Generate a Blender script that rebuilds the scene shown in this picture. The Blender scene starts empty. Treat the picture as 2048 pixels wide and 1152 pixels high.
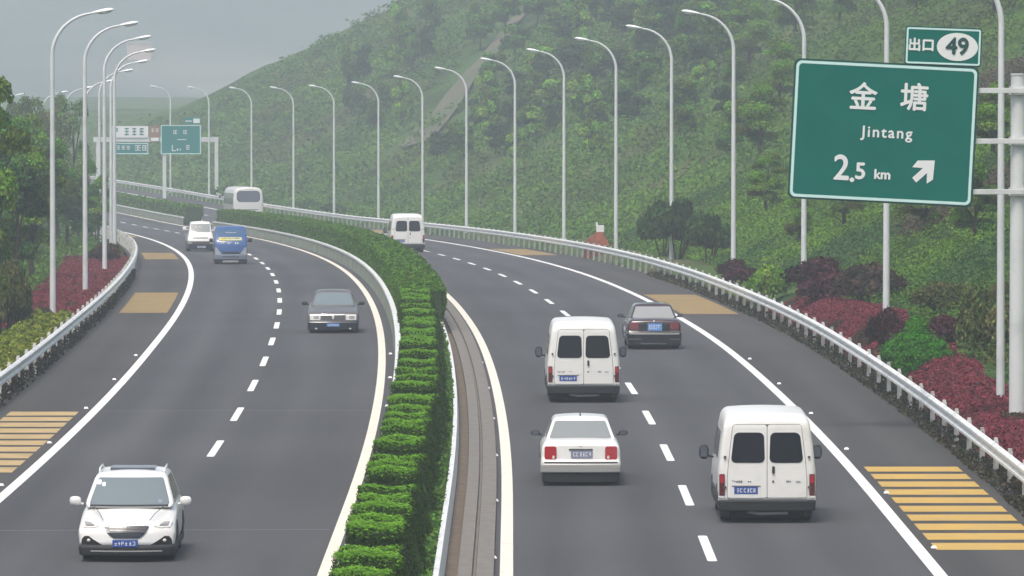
import bpy, bmesh, math, random
import numpy as np
from mathutils import Vector, Matrix
random.seed(7)
RNG = np.random.default_rng(11)
C = bpy.context.scene.collection
R = math.radians

# ------------------------------------------------------------------ camera
F, UH, VH, HC = 13000.0, 1024.0, 120.0, 9.25
cam = bpy.data.cameras.new('camera'); camo = bpy.data.objects.new('camera', cam); C.objects.link(camo)
cam.sensor_width = 36; cam.lens = F/2048*36
PITCH = math.atan((576-VH)/F)
camo.location = (0, 0, HC); camo.rotation_euler = (math.pi/2-PITCH, 0, 0)
cam.clip_start = 1; cam.clip_end = 12000
sc = bpy.context.scene; sc.camera = camo

# ------------------------------------------------------------------ sky, sun, exposure
SUN_EL, SUN_AZ = 64, 205     # degrees; azimuth clockwise from +Y
w = bpy.data.worlds.new('World'); sc.world = w; w.use_nodes = True
nt = w.node_tree; bg = nt.nodes['Background']
sky = nt.nodes.new('ShaderNodeTexSky'); sky.sky_type = 'NISHITA'; sky.sun_disc = False
sky.sun_elevation = R(SUN_EL); sky.sun_rotation = R(SUN_AZ)
sky.air_density = 1.0; sky.dust_density = 6.0; sky.ozone_density = 1.0
nt.links.new(sky.outputs[0], bg.inputs[0]); bg.inputs[1].default_value = 0.10
sl = bpy.data.lights.new('sun', 'SUN'); so = bpy.data.objects.new('sun', sl); C.objects.link(so)
sl.energy = 1.5; sl.angle = R(16); sl.color = (1, .95, .88)
so.rotation_euler = (R(90-SUN_EL), 0, -R(SUN_AZ)+math.pi)
so.location = (0, 0, 200)
sc.view_settings.view_transform = 'Standard'; sc.view_settings.look = 'None'
sc.view_settings.exposure = 0.9; sc.view_settings.gamma = 1
try:
    sc.cycles.volume_bounces = 2; sc.cycles.max_bounces = 6; sc.cycles.diffuse_bounces = 3
    sc.cycles.transparent_max_bounces = 6; sc.cycles.use_denoising = True
    sc.cycles.sample_clamp_indirect = 4
except Exception: pass

HAZE_D = 0.00055
# ------------------------------------------------------------------ materials
def lin(c):
    return tuple(((x/255)/12.92 if x/255 <= .04045 else ((x/255+.055)/1.055)**2.4) for x in c)
def mat(name, col, rough=.6, metal=0, spec=.5, noise=None, coat=0, bump=None, attr=False, trans=0, emit=0):
    """col linear rgb; noise=(scale, col2, lo, hi) mixes in a second colour by world-space noise"""
    m = bpy.data.materials.new(name); m.use_nodes = True
    n = m.node_tree; p = n.nodes['Principled BSDF']; L = n.links
    p.inputs['Base Color'].default_value = (*col, 1); p.inputs['Roughness'].default_value = rough
    p.inputs['Metallic'].default_value = metal; p.inputs['Specular IOR Level'].default_value = spec
    if coat: p.inputs['Coat Weight'].default_value = coat; p.inputs['Coat Roughness'].default_value = .08
    csock = None
    if attr:
        a = n.nodes.new('ShaderNodeAttribute'); a.attribute_name = 'tint'; csock = a.outputs['Color']
    if noise:
        g = n.nodes.new('ShaderNodeNewGeometry'); t = n.nodes.new('ShaderNodeTexNoise')
        t.inputs['Scale'].default_value = noise[0]; t.inputs['Detail'].default_value = 6
        L.new(g.outputs['Position'], t.inputs['Vector'])
        r = n.nodes.new('ShaderNodeMapRange'); r.inputs[1].default_value = noise[2]; r.inputs[2].default_value = noise[3]
        L.new(t.outputs[0], r.inputs[0])
        x = n.nodes.new('ShaderNodeMix'); x.data_type = 'RGBA'
        L.new(r.outputs[0], x.inputs[0])
        if csock: L.new(csock, x.inputs[6])
        else: x.inputs[6].default_value = (*col, 1)
        x.inputs[7].default_value = (*noise[1], 1); csock = x.outputs[2]
    if csock: L.new(csock, p.inputs['Base Color'])
    if bump:
        g = n.nodes.new('ShaderNodeNewGeometry'); t = n.nodes.new('ShaderNodeTexNoise')
        t.inputs['Scale'].default_value = bump[0]; t.inputs['Detail'].default_value = 4
        L.new(g.outputs['Position'], t.inputs['Vector'])
        b = n.nodes.new('ShaderNodeBump'); b.inputs['Strength'].default_value = bump[1]; b.inputs['Distance'].default_value = bump[2]
        L.new(t.outputs[0], b.inputs['Height']); L.new(b.outputs[0], p.inputs['Normal'])
    if trans:
        o = n.nodes['Material Output']; tr = n.nodes.new('ShaderNodeBsdfTranslucent'); mx = n.nodes.new('ShaderNodeMixShader')
        if csock: L.new(csock, tr.inputs[0])
        else: tr.inputs[0].default_value = (*col, 1)
        mx.inputs[0].default_value = trans
        L.new(p.outputs[0], mx.inputs[1]); L.new(tr.outputs[0], mx.inputs[2]); L.new(mx.outputs[0], o.inputs['Surface'])
    if emit:
        p.inputs['Emission Color'].default_value = (*col, 1); p.inputs['Emission Strength'].default_value = emit
    return m

M = {}
M['leaf'] = mat('leaf', (.05, .1, .02), .75, attr=True, trans=.25, spec=.2)
M['bark'] = mat('bark', (.09, .065, .045), .9, noise=(3, (.04, .03, .02), .4, .6))
M['lamp'] = mat('lamp_paint', (.70, .72, .74), .5, noise=(1.3, (.58, .60, .61), .5, .75))
M['lamphead'] = mat('lamp_head_white', (.85, .87, .88), .35)
M['lampglass'] = mat('lamp_glass', (.7, .74, .76), .1)
M['galv'] = mat('guardrail_white', (.8, .81, .8), .4, noise=(1.5, (.5, .5, .48), .5, .8))
M['galvdark'] = mat('guardrail_groove', (.05, .06, .06), .6)
M['post'] = mat('guardrail_post', (.6, .6, .57), .6, noise=(4, (.3, .28, .24), .5, .7))
M['white'] = mat('marking_white', (.83, .82, .80), .6, noise=(3, (.6, .59, .57), .55, .8), spec=.2)
M['cream'] = mat('marking_cream', (.80, .74, .64), .6, noise=(3, (.6, .54, .46), .55, .8), spec=.2)
M['yellow'] = mat('marking_yellow', (.56, .36, .08), .65, noise=(1.2, (.46, .32, .12), .4, .7), spec=.2)
M['paleyellow'] = mat('marking_pale_yellow', (.50, .36, .17), .65, noise=(1.2, (.38, .28, .14), .4, .7), spec=.2)
M['ochre'] = mat('marking_worn_ochre', (.31, .215, .085), .7, noise=(.8, (.25, .18, .09), .4, .7), spec=.2)
M['conc'] = mat('concrete', (.215, .20, .18), .85, noise=(5, (.15, .135, .12), .3, .75), bump=(8, .4, .03))
M['concgreen'] = mat('mossy_concrete', (.26, .28, .24), .85, noise=(.9, (.14, .18, .11), .35, .7))
M['gutter'] = mat('gutter_soil', (.12, .085, .058), .95, noise=(4, (.16, .135, .105), .4, .7))
M['soil'] = mat('soil', (.045, .035, .025), .95, noise=(1.5, (.03, .045, .015), .4, .6))
M['kerbwhite'] = mat('kerb_white', (.78, .8, .8), .5, noise=(2, (.5, .52, .5), .55, .8))
M['carwhite'] = mat('paint_white', (.82, .82, .80), .3, coat=.6, noise=(1.0, (.74, .72, .69), .5, .8))
M['vanwhite'] = mat('van_white', (.85, .845, .82), .35, coat=.4, noise=(1.4, (.72, .70, .65), .55, .8))
M['carblack'] = mat('paint_black', (.012, .013, .018), .22, coat=.8)
M['carbrown'] = mat('paint_dark_brown', (.045, .02, .025), .2, coat=.9)
M['cargrey'] = mat('paint_champagne', (.135, .125, .125), .35, metal=.2, coat=.5)
M['carnavy'] = mat('paint_navy', (.012, .016, .03), .35, coat=.4)
M['carblue'] = mat('paint_blue', (.022, .085, .27), .35, coat=.5)
M['silver'] = mat('bumper_silver', (.38, .38, .37), .4, metal=.2)
M['chrome'] = mat('chrome', (.75, .76, .78), .15, metal=1)
M['plastic'] = mat('black_plastic', (.013, .013, .015), .6)
M['darkgrey'] = mat('grey_plastic', (.08, .08, .085), .6)
M['tyre'] = mat('tyre', (.012, .012, .013), .85)
M['rim'] = mat('wheel_rim', (.35, .36, .38), .3, metal=.8)
M['glassdark'] = mat('tinted_glass', (.010, .012, .020), .12, spec=.5)
M['glasspale'] = mat('pale_windscreen', (.17, .21, .225), .1, spec=.7)  # the sky's reflection is put into the base colour of the glass
M['glassgrey'] = mat('grey_rear_glass', (.24, .26, .26), .15, spec=.6)
M['glassmid'] = mat('bus_glass', (.10, .11, .14), .15)
M['red'] = mat('tail_lamp_red', (.42, .012, .025), .15, coat=1)
M['darkred'] = mat('tail_lamp_dark', (.09, .008, .01), .2, coat=1)
M['orange'] = mat('indicator_orange', (.5, .16, .03), .3)
M['headlamp'] = mat('headlamp_clear', (.72, .70, .66), .15, coat=1)
M['headlampd'] = mat('headlamp_inner', (.32, .33, .34), .2)
M['plate'] = mat('plate_blue', (.03, .085, .36), .4)
M['plategrey'] = mat('plate_weathered', (.22, .24, .34), .5)
M['platepale'] = mat('plate_pale_blue', (.13, .30, .68), .4)
M['mark'] = mat('marks_white', (.82, .84, .86), .5)
M['markdark'] = mat('marks_dark', (.03, .03, .035), .5)
M['banner'] = mat('banner_yellow', (.48, .50, .36), .5, noise=(5, (.55, .47, .06), .45, .55))
M['signgreen'] = mat('sign_green', (.0, .150, .118), .8, spec=.0, noise=(1.1, (.0, .138, .112), .4, .7))
M['signback'] = mat('sign_edge_green', (.0, .06, .05), .5)
M['signwhite'] = mat('sign_white', (.82, .84, .84), .5)
M['signborder'] = mat('sign_border', (.62, .86, .84), .5)
M['steel'] = mat('gantry_white', (.68, .70, .70), .5, noise=(1.2, (.5, .52, .52), .5, .8))
M['signbrown'] = mat('sign_brown', (.30, .17, .11), .6)
M['signteal'] = mat('sign_teal', (.0, .19, .175), .7, spec=.1)
M['brickred'] = mat('brick_red', (.30, .08, .04), .9, noise=(3, (.14, .05, .03), .4, .6))
M['dirt'] = mat('bare_earth', (.135, .108, .075), .95, noise=(.16, (.075, .095, .04), .36, .60))
M['redcover'] = M['leaf']

def road_material():
    m = bpy.data.materials.new('asphalt'); m.use_nodes = True
    n = m.node_tree; p = n.nodes['Principled BSDF']; L = n.links
    p.inputs['Roughness'].default_value = .88; p.inputs['Specular IOR Level'].default_value = .25
    uv = n.nodes.new('ShaderNodeUVMap'); uv.uv_map = 'UVMap'
    sep = n.nodes.new('ShaderNodeSeparateXYZ'); L.new(uv.outputs[0], sep.inputs[0])
    # long streaky wear along the lanes
    comb = n.nodes.new('ShaderNodeCombineXYZ')
    ms = n.nodes.new('ShaderNodeMath'); ms.operation = 'MULTIPLY'; ms.inputs[1].default_value = .03
    L.new(sep.outputs[1], ms.inputs[0]); L.new(sep.outputs[0], comb.inputs[0]); L.new(ms.outputs[0], comb.inputs[1])
    t1 = n.nodes.new('ShaderNodeTexNoise'); t1.inputs['Scale'].default_value = .9; t1.inputs['Detail'].default_value = 5
    L.new(comb.outputs[0], t1.inputs['Vector'])
    t2 = n.nodes.new('ShaderNodeTexNoise'); t2.inputs['Scale'].default_value = .06; t2.inputs['Detail'].default_value = 4
    L.new(uv.outputs[0], t2.inputs['Vector'])
    t3 = n.nodes.new('ShaderNodeTexNoise'); t3.inputs['Scale'].default_value = 14; t3.inputs['Detail'].default_value = 4
    L.new(uv.outputs[0], t3.inputs['Vector'])
    a1 = n.nodes.new('ShaderNodeMath'); a1.operation = 'ADD'; L.new(t1.outputs[0], a1.inputs[0]); L.new(t2.outputs[0], a1.inputs[1])
    a2 = n.nodes.new('ShaderNodeMath'); a2.operation = 'MULTIPLY_ADD'; L.new(t3.outputs[0], a2.inputs[0]); a2.inputs[1].default_value = .5; L.new(a1.outputs[0], a2.inputs[2])
    mr = n.nodes.new('ShaderNodeMapRange'); mr.inputs[1].default_value = .8; mr.inputs[2].default_value = 1.7
    L.new(a2.outputs[0], mr.inputs[0])
    cr = n.nodes.new('ShaderNodeMix'); cr.data_type = 'RGBA'
    cr.inputs[6].default_value = (.055, .056, .060, 1); cr.inputs[7].default_value = (.096, .097, .102, 1)
    L.new(mr.outputs[0], cr.inputs[0])
    wv = n.nodes.new('ShaderNodeMath'); wv.operation = 'MULTIPLY'; wv.inputs[1].default_value = 2*math.pi/1.85; L.new(sep.outputs[0], wv.inputs[0])
    wc = n.nodes.new('ShaderNodeMath'); wc.operation = 'COSINE'; L.new(wv.outputs[0], wc.inputs[0])
    wm = n.nodes.new('ShaderNodeMapRange'); wm.inputs[1].default_value = -1; wm.inputs[2].default_value = 1; wm.inputs[3].default_value = .88; wm.inputs[4].default_value = 1.05; L.new(wc.outputs[0], wm.inputs[0])
    wx = n.nodes.new('ShaderNodeMix'); wx.data_type = 'RGBA'; wx.blend_type = 'MULTIPLY'; wx.inputs[0].default_value = .8
    L.new(cr.outputs[2], wx.inputs[6]); L.new(wm.outputs[0], wx.inputs[7]); cr = wx
    # shoulders: warmer surfacing outside the edge lines
    g1 = n.nodes.new('ShaderNodeMath'); g1.operation = 'GREATER_THAN'; g1.inputs[1].default_value = 7.75; L.new(sep.outputs[0], g1.inputs[0])
    g2 = n.nodes.new('ShaderNodeMath'); g2.operation = 'LESS_THAN'; g2.inputs[1].default_value = -10.85; L.new(sep.outputs[0], g2.inputs[0])
    g3 = n.nodes.new('ShaderNodeMath'); g3.operation = 'ADD'; L.new(g1.outputs[0], g3.inputs[0]); L.new(g2.outputs[0], g3.inputs[1])
    sh = n.nodes.new('ShaderNodeMix'); sh.data_type = 'RGBA'; sh.blend_type = 'MULTIPLY'; sh.inputs[7].default_value = (.90, .86, .80, 1)
    L.new(g3.outputs[0], sh.inputs[0]); L.new(cr.outputs[2], sh.inputs[6])
    L.new(sh.outputs[2], p.inputs['Base Color'])
    b = n.nodes.new('ShaderNodeBump'); b.inputs['Strength'].default_value = .25; b.inputs['Distance'].default_value = .01
    L.new(t3.outputs[0], b.inputs['Height']); L.new(b.outputs[0], p.inputs['Normal'])
    return m
M['road'] = road_material()

def ground_material():
    m = bpy.data.materials.new('hillside'); m.use_nodes = True
    n = m.node_tree; p = n.nodes['Principled BSDF']; L = n.links
    p.inputs['Roughness'].default_value = .95; p.inputs['Specular IOR Level'].default_value = .1
    g = n.nodes.new('ShaderNodeNewGeometry')
    t = n.nodes.new('ShaderNodeTexNoise'); t.inputs['Scale'].default_value = .05; t.inputs['Detail'].default_value = 8; L.new(g.outputs['Position'], t.inputs['Vector'])
    t2 = n.nodes.new('ShaderNodeTexNoise'); t2.inputs['Scale'].default_value = 2.2; t2.inputs['Detail'].default_value = 5; L.new(g.outputs['Position'], t2.inputs['Vector'])
    r = n.nodes.new('ShaderNodeValToRGB'); e = r.color_ramp.elements
    e[0].position = .36; e[0].color = (.030, .060, .014, 1); e[1].position = .66; e[1].color = (.10, .10, .045, 1)
    k = r.color_ramp.elements.new(.5); k.color = (.06, .12, .022, 1)
    L.new(t.outputs[0], r.inputs[0])
    x = n.nodes.new('ShaderNodeMix'); x.data_type = 'RGBA'; x.blend_type = 'MULTIPLY'; x.inputs[0].default_value = .8
    r2 = n.nodes.new('ShaderNodeMapRange'); r2.inputs[1].default_value = .35; r2.inputs[2].default_value = .65; r2.inputs[3].default_value = .5; r2.inputs[4].default_value = 1.3
    L.new(t2.outputs[0], r2.inputs[0]); L.new(r.outputs[0], x.inputs[6]); L.new(r2.outputs[0], x.inputs[7])
    L.new(x.outputs[2], p.inputs['Base Color'])
    b = n.nodes.new('ShaderNodeBump'); b.inputs['Strength'].default_value = .8; b.inputs['Distance'].default_value = .3
    L.new(t2.outputs[0], b.inputs['Height']); L.new(b.outputs[0], p.inputs['Normal'])
    return m
M['ground'] = ground_material()
M['mountain'] = mat('far_mountain', (.06, .08, .065), .95, noise=(.008, (.20, .18, .14), .40, .66), spec=.1)

# ------------------------------------------------------------------ object helpers
def finish(o, label=None, cat=None, group=None, kind=None):
    if label: o['label'] = label
    if cat: o['category'] = cat
    if group: o['group'] = group
    if kind: o['kind'] = kind
    return o
def mesh_obj(name, verts, faces, m, parent=None, uvs=None, smooth=False):
    me = bpy.data.meshes.new(name); me.from_pydata([tuple(v) for v in verts], [], faces); me.materials.append(m)
    if uvs is not None:
        ul = me.uv_layers.new(name='UVMap')
        for lp in me.loops: ul.data[lp.index].uv = uvs[lp.vertex_index]
    if smooth:
        for p in me.polygons: p.use_smooth = True
    o = bpy.data.objects.new(name, me); C.objects.link(o)
    if parent: o.parent = parent
    return o
def empty(name, loc=(0, 0, 0), rz=0):
    o = bpy.data.objects.new(name, None); C.objects.link(o); o.location = loc; o.rotation_euler = (0, 0, rz)
    o.empty_display_size = .3
    return o
def copy_tree(o, parent=None):
    c = o.copy(); C.objects.link(c)
    if parent: c.parent = parent
    for ch in list(o.children): copy_tree(ch, c)
    return c
class MB:
    """collects simple shapes into one mesh"""
    def __init__(s): s.v = []; s.f = []
    def add(s, vs, fs):
        b = len(s.v); s.v += [tuple(v) for v in vs]; s.f += [tuple(b+i for i in f) for f in fs]; return s
    def box(s, cx, cy, cz, sx, sy, sz, rz=0, ry=0):
        mt = Matrix.Translation((cx, cy, cz)) @ Matrix.Rotation(rz, 4, 'Z') @ Matrix.Rotation(ry, 4, 'Y')
        vs = [mt @ Vector((x*sx/2, y*sy/2, z*sz/2)) for x in (-1, 1) for y in (-1, 1) for z in (-1, 1)]
        return s.add(vs, [(0, 1, 3, 2), (4, 6, 7, 5), (0, 4, 5, 1), (2, 3, 7, 6), (0, 2, 6, 4), (1, 5, 7, 3)])
    def tube(s, pts, rads, n=10, cap=True):
        pts = [Vector(p) for p in pts]; rings = []
        if not hasattr(rads, '__len__'): rads = [rads]*len(pts)
        for i, p in enumerate(pts):
            t = (pts[min(i+1, len(pts)-1)]-pts[max(i-1, 0)]).normalized()
            a = t.cross(Vector((0, 1, 0)) if abs(t.y) < .9 else Vector((1, 0, 0))).normalized(); b = t.cross(a)
            rings.append([p+(a*math.cos(k*2*math.pi/n)+b*math.sin(k*2*math.pi/n))*rads[i] for k in range(n)])
        vs = [v for r in rings for v in r]
        fs = [(i*n+k, i*n+(k+1) % n, (i+1)*n+(k+1) % n, (i+1)*n+k) for i in range(len(pts)-1) for k in range(n)]
        if cap: fs += [tuple(range(n)), tuple(range((len(pts)-1)*n, len(pts)*n))[::-1]]
        return s.add(vs, fs)
    def ellipsoid(s, c, r, nu=14, nv=8, fn=None):
        vs = []; fs = []
        for j in range(nv+1):
            th = math.pi*j/nv
            for i in range(nu):
                ph = 2*math.pi*i/nu
                q = (math.sin(th)*math.cos(ph), math.sin(th)*math.sin(ph), math.cos(th))
                if fn: q = fn(q)
                vs.append((c[0]+r[0]*q[0], c[1]+r[1]*q[1], c[2]+r[2]*q[2]))
        for j in range(nv):
            for i in range(nu): fs.append((j*nu+i, j*nu+(i+1) % nu, (j+1)*nu+(i+1) % nu, (j+1)*nu+i))
        return s.add(vs, fs)
    def cyl(s, c, r, h, axis='X', n=24):
        a = {'X': Vector((1, 0, 0)), 'Y': Vector((0, 1, 0)), 'Z': Vector((0, 0, 1))}[axis]
        return s.tube([Vector(c)-a*h/2, Vector(c)+a*h/2], r, n)
    def build(s, name, m, parent=None, smooth=False, bevel=0):
        o = mesh_obj(name, s.v, s.f, m, parent, smooth=smooth)
        bm = bmesh.new(); bm.from_mesh(o.data); bmesh.ops.recalc_face_normals(bm, faces=bm.faces)
        if bevel:
            ed = [e for e in bm.edges if len(e.link_faces) == 2 and e.calc_face_angle(0) > .6]
            bmesh.ops.bevel(bm, geom=ed, offset=bevel, segments=2, affect='EDGES', profile=.6)
        if smooth:
            for f in bm.faces: f.smooth = len(f.verts) <= 4
        bm.to_mesh(o.data); bm.free()
        return o

# ------------------------------------------------------------------ road geometry (one curve, one vertical profile)
HT = [(-100, 9.25), (120, 9.25), (190, 9.25), (214, 9.29), (244, 9.48), (274, 9.73), (304, 10.05), (334, 10.45), (364, 10.9), (420, 11.8), (480, 12.8),
      (540, 13.75), (600, 14.35), (650, 14.62), (720, 14.75), (800, 14.75), (1000, 14.65), (1500, 14.5), (3000, 14.5)]
def interp(T, x):
    if x <= T[0][0]: return T[0][1]
    for i in range(len(T)-1):
        if x <= T[i+1][0]:
            x0, y0 = T[i]; x1, y1 = T[i+1]
            m0 = (y1-T[i-1][1])/(x1-T[i-1][0]) if i > 0 else 0
            m1 = (T[i+2][1]-y0)/(T[i+2][0]-x0) if i+2 < len(T) else 0
            h = x1-x0; t = (x-x0)/h
            return (2*t**3-3*t*t+1)*y0+(t**3-2*t*t+t)*h*m0+(-2*t**3+3*t*t)*y1+(t**3-t*t)*h*m1
    return T[-1][1]
def ilin(T, x): return float(np.interp(x, [a for a, b in T], [b for a, b in T]))
K = .000147
def CX(d):
    if d < 135: return 0.0
    if d > 1300: return -K*1165**2 - 2*K*1165*(d-1300)
    return -K*(d-135)**2
def slope(d): return -2*K*max(0, min(d, 1300)-135)
def ZR(d): return HC-interp(HT, d)
def RP(o, d, h=0): return (CX(d)+o, d, ZR(d)+h)
def heading(d): return -math.atan(slope(d))        # rotation about Z of a thing facing along +Y
def dlist(d0, d1):
    out = [d0]; d = d0
    while True:
        d = (math.floor(d/6+1e-6)+1)*6.0
        if d >= d1-1e-3: break
        out.append(d)
    return out+[d1]
def strip(name, m, o0, o1, d0, d1, h, kind='structure', no=1, parent=None, prof=None):
    ds = dlist(d0, d1); os_ = [o0+(o1-o0)*i/no for i in range(no+1)]
    if prof: os_ = [p[0] for p in prof]
    v = []; uv = []
    for d in ds:
        for i, o in enumerate(os_):
            hh = prof[i][1] if prof else h
            v.append(RP(o, d, hh)); uv.append((o, d))
    n = len(os_)
    f = [(i*n+j, i*n+j+1, (i+1)*n+j+1, (i+1)*n+j) for i in range(len(ds)-1) for j in range(n-1)]
    o = mesh_obj(name, v, f, m, parent, uvs=uv)
    if kind: o['kind'] = kind
    return o
def closed_strip(prof, d0, d1, name, m, parent=None):
    """extrude a closed (offset,height) outline along the road, capped ends"""
    ds = dlist(d0, d1); n = len(prof)
    v = [RP(o, d, h) for d in ds for o, h in prof]
    f = [(i*n+j, i*n+(j+1) % n, (i+1)*n+(j+1) % n, (i+1)*n+j) for i in range(len(ds)-1) for j in range(n)]
    f += [tuple(range(n)), tuple(range((len(ds)-1)*n, len(ds)*n))[::-1]]
    o = mesh_obj(name, v, f, m, parent)
    bm = bmesh.new(); bm.from_mesh(o.data); bmesh.ops.recalc_face_normals(bm, faces=bm.faces); bm.to_mesh(o.data); bm.free()
    return o

# ------------------------------------------------------------------ terrain
BANK = [(0, .1), (130, .15), (169, .35), (206, 1.15), (235, .7), (280, .5), (320, .5), (400, .4), (600, .4), (1500, .3)]
from mathutils import noise as mnoise
def sm(x): x = max(0, min(1, x)); return x*x*(3-2*x)
def terr(o, d):
    """ground height above the road surface at offset o, distance d"""
    if -13.9 < o < 10.9: return -.35
    n = mnoise.noise(Vector((o*.05, d*.02, 1.3)))*1.0+mnoise.noise(Vector((o*.16, d*.07, 5.1)))*.35
    if o >= 10.9:
        b = ilin(BANK, d); z = -.02+b*sm((o-11.0)/1.6)
        s0 = 14.5+5.5*sm((d-300)/450)
        h = .5*max(0, o-s0)
        if h > 36: h = 36+(h-36)*.3
        h = min(h, 70)
        h += n*min(1, max(0, (o-s0)/6))*1.6
        far = 1-sm((d-850)/130)
        h = h*far+(1-far)*min(h, 5+2*n)
        return z+max(h, 0) if h > 0 else z
    z = -.02
    h = .32*max(0, -18.5-o)
    if h > 12: h = 12+(h-12)*.2
    h += n*min(1, max(0, (-18.5-o)/6))
    return z+max(h, 0)
def TP(o, d, h=0): return (CX(d)+o, d, ZR(d)+terr(o, d)+h)
def hit(u, v, d0=150, d1=1000):
    """where the view line through a point of the photograph meets the hillside"""
    d = d0
    while d < d1:
        x = (u-UH)*d/F; z = HC-(v-VH)*d/F; o = x-CX(d)
        if z < ZR(d)+terr(o, d): return o, d
        d += 1.0
    return None

oo = [-400, -300, -220, -160, -120, -90, -70, -56] + list(np.arange(-46, -18, 2.0)) + [-18, -17, -16, -15, -14, -13.8] + [10.8, 11.0, 11.4, 11.8, 12.2, 12.6, 13.2, 14, 15] + list(np.arange(16.5, 90, 2.0)) + [95, 105, 120, 140, 170, 210, 260, 330, 420]
dd = [-30, 0, 30, 60, 84] + list(np.arange(90, 700, 6.0)) + list(np.arange(702, 1100, 12.0)) + [1110, 1160, 1220, 1300, 1400, 1500]
v = []; 
for d in dd:
    for o in oo: v.append(TP(o, d))
n = len(oo)
f = [(i*n+j, i*n+j+1, (i+1)*n+j+1, (i+1)*n+j) for i in range(len(dd)-1) for j in range(n-1)]
o = mesh_obj('hillside_terrain', v, f, M['ground'], smooth=True); o['kind'] = 'structure'
# a plain sheet to the horizon
o = mesh_obj('ground', [(-3600, -400, -7.5), (3600, -400, -7.5), (3600, 5600, -7.5), (-3600, 5600, -7.5)], [(0, 1, 2, 3)], M['ground']); o['kind'] = 'structure'
# far mountain
v = []; xs = np.linspace(-2800, 2800, 120); ys = np.linspace(1800, 4300, 60)
for y in ys:
    t = (y-1800)/2500
    for x in xs:
        hgt = 330*sm(t*1.6)*(1-.25*sm((t-.6)/.4))
        hgt *= .75+.5*mnoise.noise(Vector((x*.0016, y*.0012, 3)))+.18*mnoise.noise(Vector((x*.006, y*.004, 8)))
        v.append((x, y, -9+max(0, hgt)))
MV = v
n = len(xs)
o = mesh_obj('far_mountain', v, [(i*n+j, i*n+j+1, (i+1)*n+j+1, (i+1)*n+j) for i in range(len(ys)-1) for j in range(n-1)], M['mountain'], smooth=True); o['kind'] = 'structure'

# ------------------------------------------------------------------ roads and markings
strip('road', M['road'], -13.85, 10.85, -20, 1450, 0, prof=[(-13.85, 0), (-10.8, 0), (-7, 0), (-2.9, 0), (-1.2, 0), (3.7, 0), (7.7, 0), (10.85, 0)])
strip('edge_line', M['white'], -10.93, -10.69, 60, 1400, .004)
strip('edge_line', M['cream'], -3.50, -3.27, 60, 1400, .004)
strip('edge_line', M['cream'], -.22, .02, 60, 1400, .004)
strip('edge_line', M['white'], 7.57, 7.82, 60, 1400, .004)
def dash(o, d0, L, w, m=None):
    r = w/2; pts = [(-r, 0), (-r*.5, -r*.8), (r*.5, -r*.8), (r, 0), (r, L), (r*.5, L+r*.8), (-r*.5, L+r*.8), (-r, L)]
    vs = [RP(o+a, d0+b, .005) for a, b in pts]
    ob = mesh_obj('lane_dash', vs, [tuple(range(8))], m or M['white']); ob['kind'] = 'structure'
for k in range(0, 44):
    d = 122.8+15.0*k-15*3
    dash(3.70, d-3.2+.2, 6.3, .18)
    d = 154.6+15.0*k-15*5
    if abs(d-139.6) > 2: dash(-7.0, d-3.2, 6.3, .18)    # worn away there
def rumble(o0, o1, d0, d1, n=10, fill=.68, m='yellow'):
    mb = MB(); st = (d1-d0)/(n-.35)
    for i in range(n):
        a = d0+i*st
        mb.add([RP(o0, a, .006), RP(o1, a, .006), RP(o1, a+st*fill, .006), RP(o0, a+st*fill, .006)], [(0, 1, 2, 3)])
    ob = mesh_obj('rumble_strip_marking', mb.v, mb.f, M[m]); ob['kind'] = 'structure'
for a, b in ((122.5, 147.5), (242, 267), (362, 387), (482, 507), (602, 627)): rumble(8.02, 10.15, a, b, fill=.68 if a < 200 else .97, m='yellow' if a < 200 else 'ochre')
for a, b in ((145.5, 170.5), (243.5, 270), (347, 370), (452, 475)): rumble(-13.0, -11.2, a, b, fill=.72 if a < 200 else .97, m='paleyellow' if a < 200 else 'ochre')
# faint expansion joints across the left lanes
for d in (127.5, 171, 240):
    ob = mesh_obj('road_joint', [RP(-10.6, d, .003), RP(-3.6, d+.3, .003), RP(-3.6, d+.42, .003), RP(-10.6, d+.12, .003)], [(0, 1, 2, 3)],
                  M.setdefault('joint', mat('joint_grey', (.15, .15, .155), .8))); ob['kind'] = 'structure'

# reflective road studs
NUM = ['nearest', 'second', 'third', 'fourth', 'fifth', 'sixth', 'seventh', 'eighth', 'ninth', 'tenth', 'eleventh', 'twelfth', 'thirteenth',
       'fourteenth', 'fifteenth', 'sixteenth', 'seventeenth', 'eighteenth', 'nineteenth', 'twentieth']
stud0 = None
def stud(o, d, label):
    global stud0
    if stud0 is None:
        mb = MB(); mb.add([(-.06, -.06, .0), (.06, -.06, 0), (.06, .06, 0), (-.06, .06, 0), (-.035, -.02, .045), (.035, -.02, .045), (.035, .02, .045), (-.035, .02, .045)],
                          [(0, 3, 2, 1), (4, 5, 6, 7), (0, 1, 5, 4), (1, 2, 6, 5), (2, 3, 7, 6), (3, 0, 4, 7)])
        stud0 = mb.build('road_stud', M['mark']); s = stud0
    else: s = stud0.copy(); C.objects.link(s)
    s.location = RP(o, d, .002); s.rotation_euler = (0, 0, heading(d))
    finish(s, label, 'road stud', 'reflective studs beside the edge lines')
for o, d0, nm in ((-3.12, 126.6, 'inner cream line of the left carriageway'), (8.0, 123, 'outer white line of the right carriageway'),
                  (-11.1, 125.5, 'outer white line of the left carriageway'), (-.34, 120.5, 'cream line beside the median gutter')):
    for k in range(6):
        stud(o, d0+15.6*k, '%s white stud beside the %s' % (NUM[k], nm))

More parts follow.
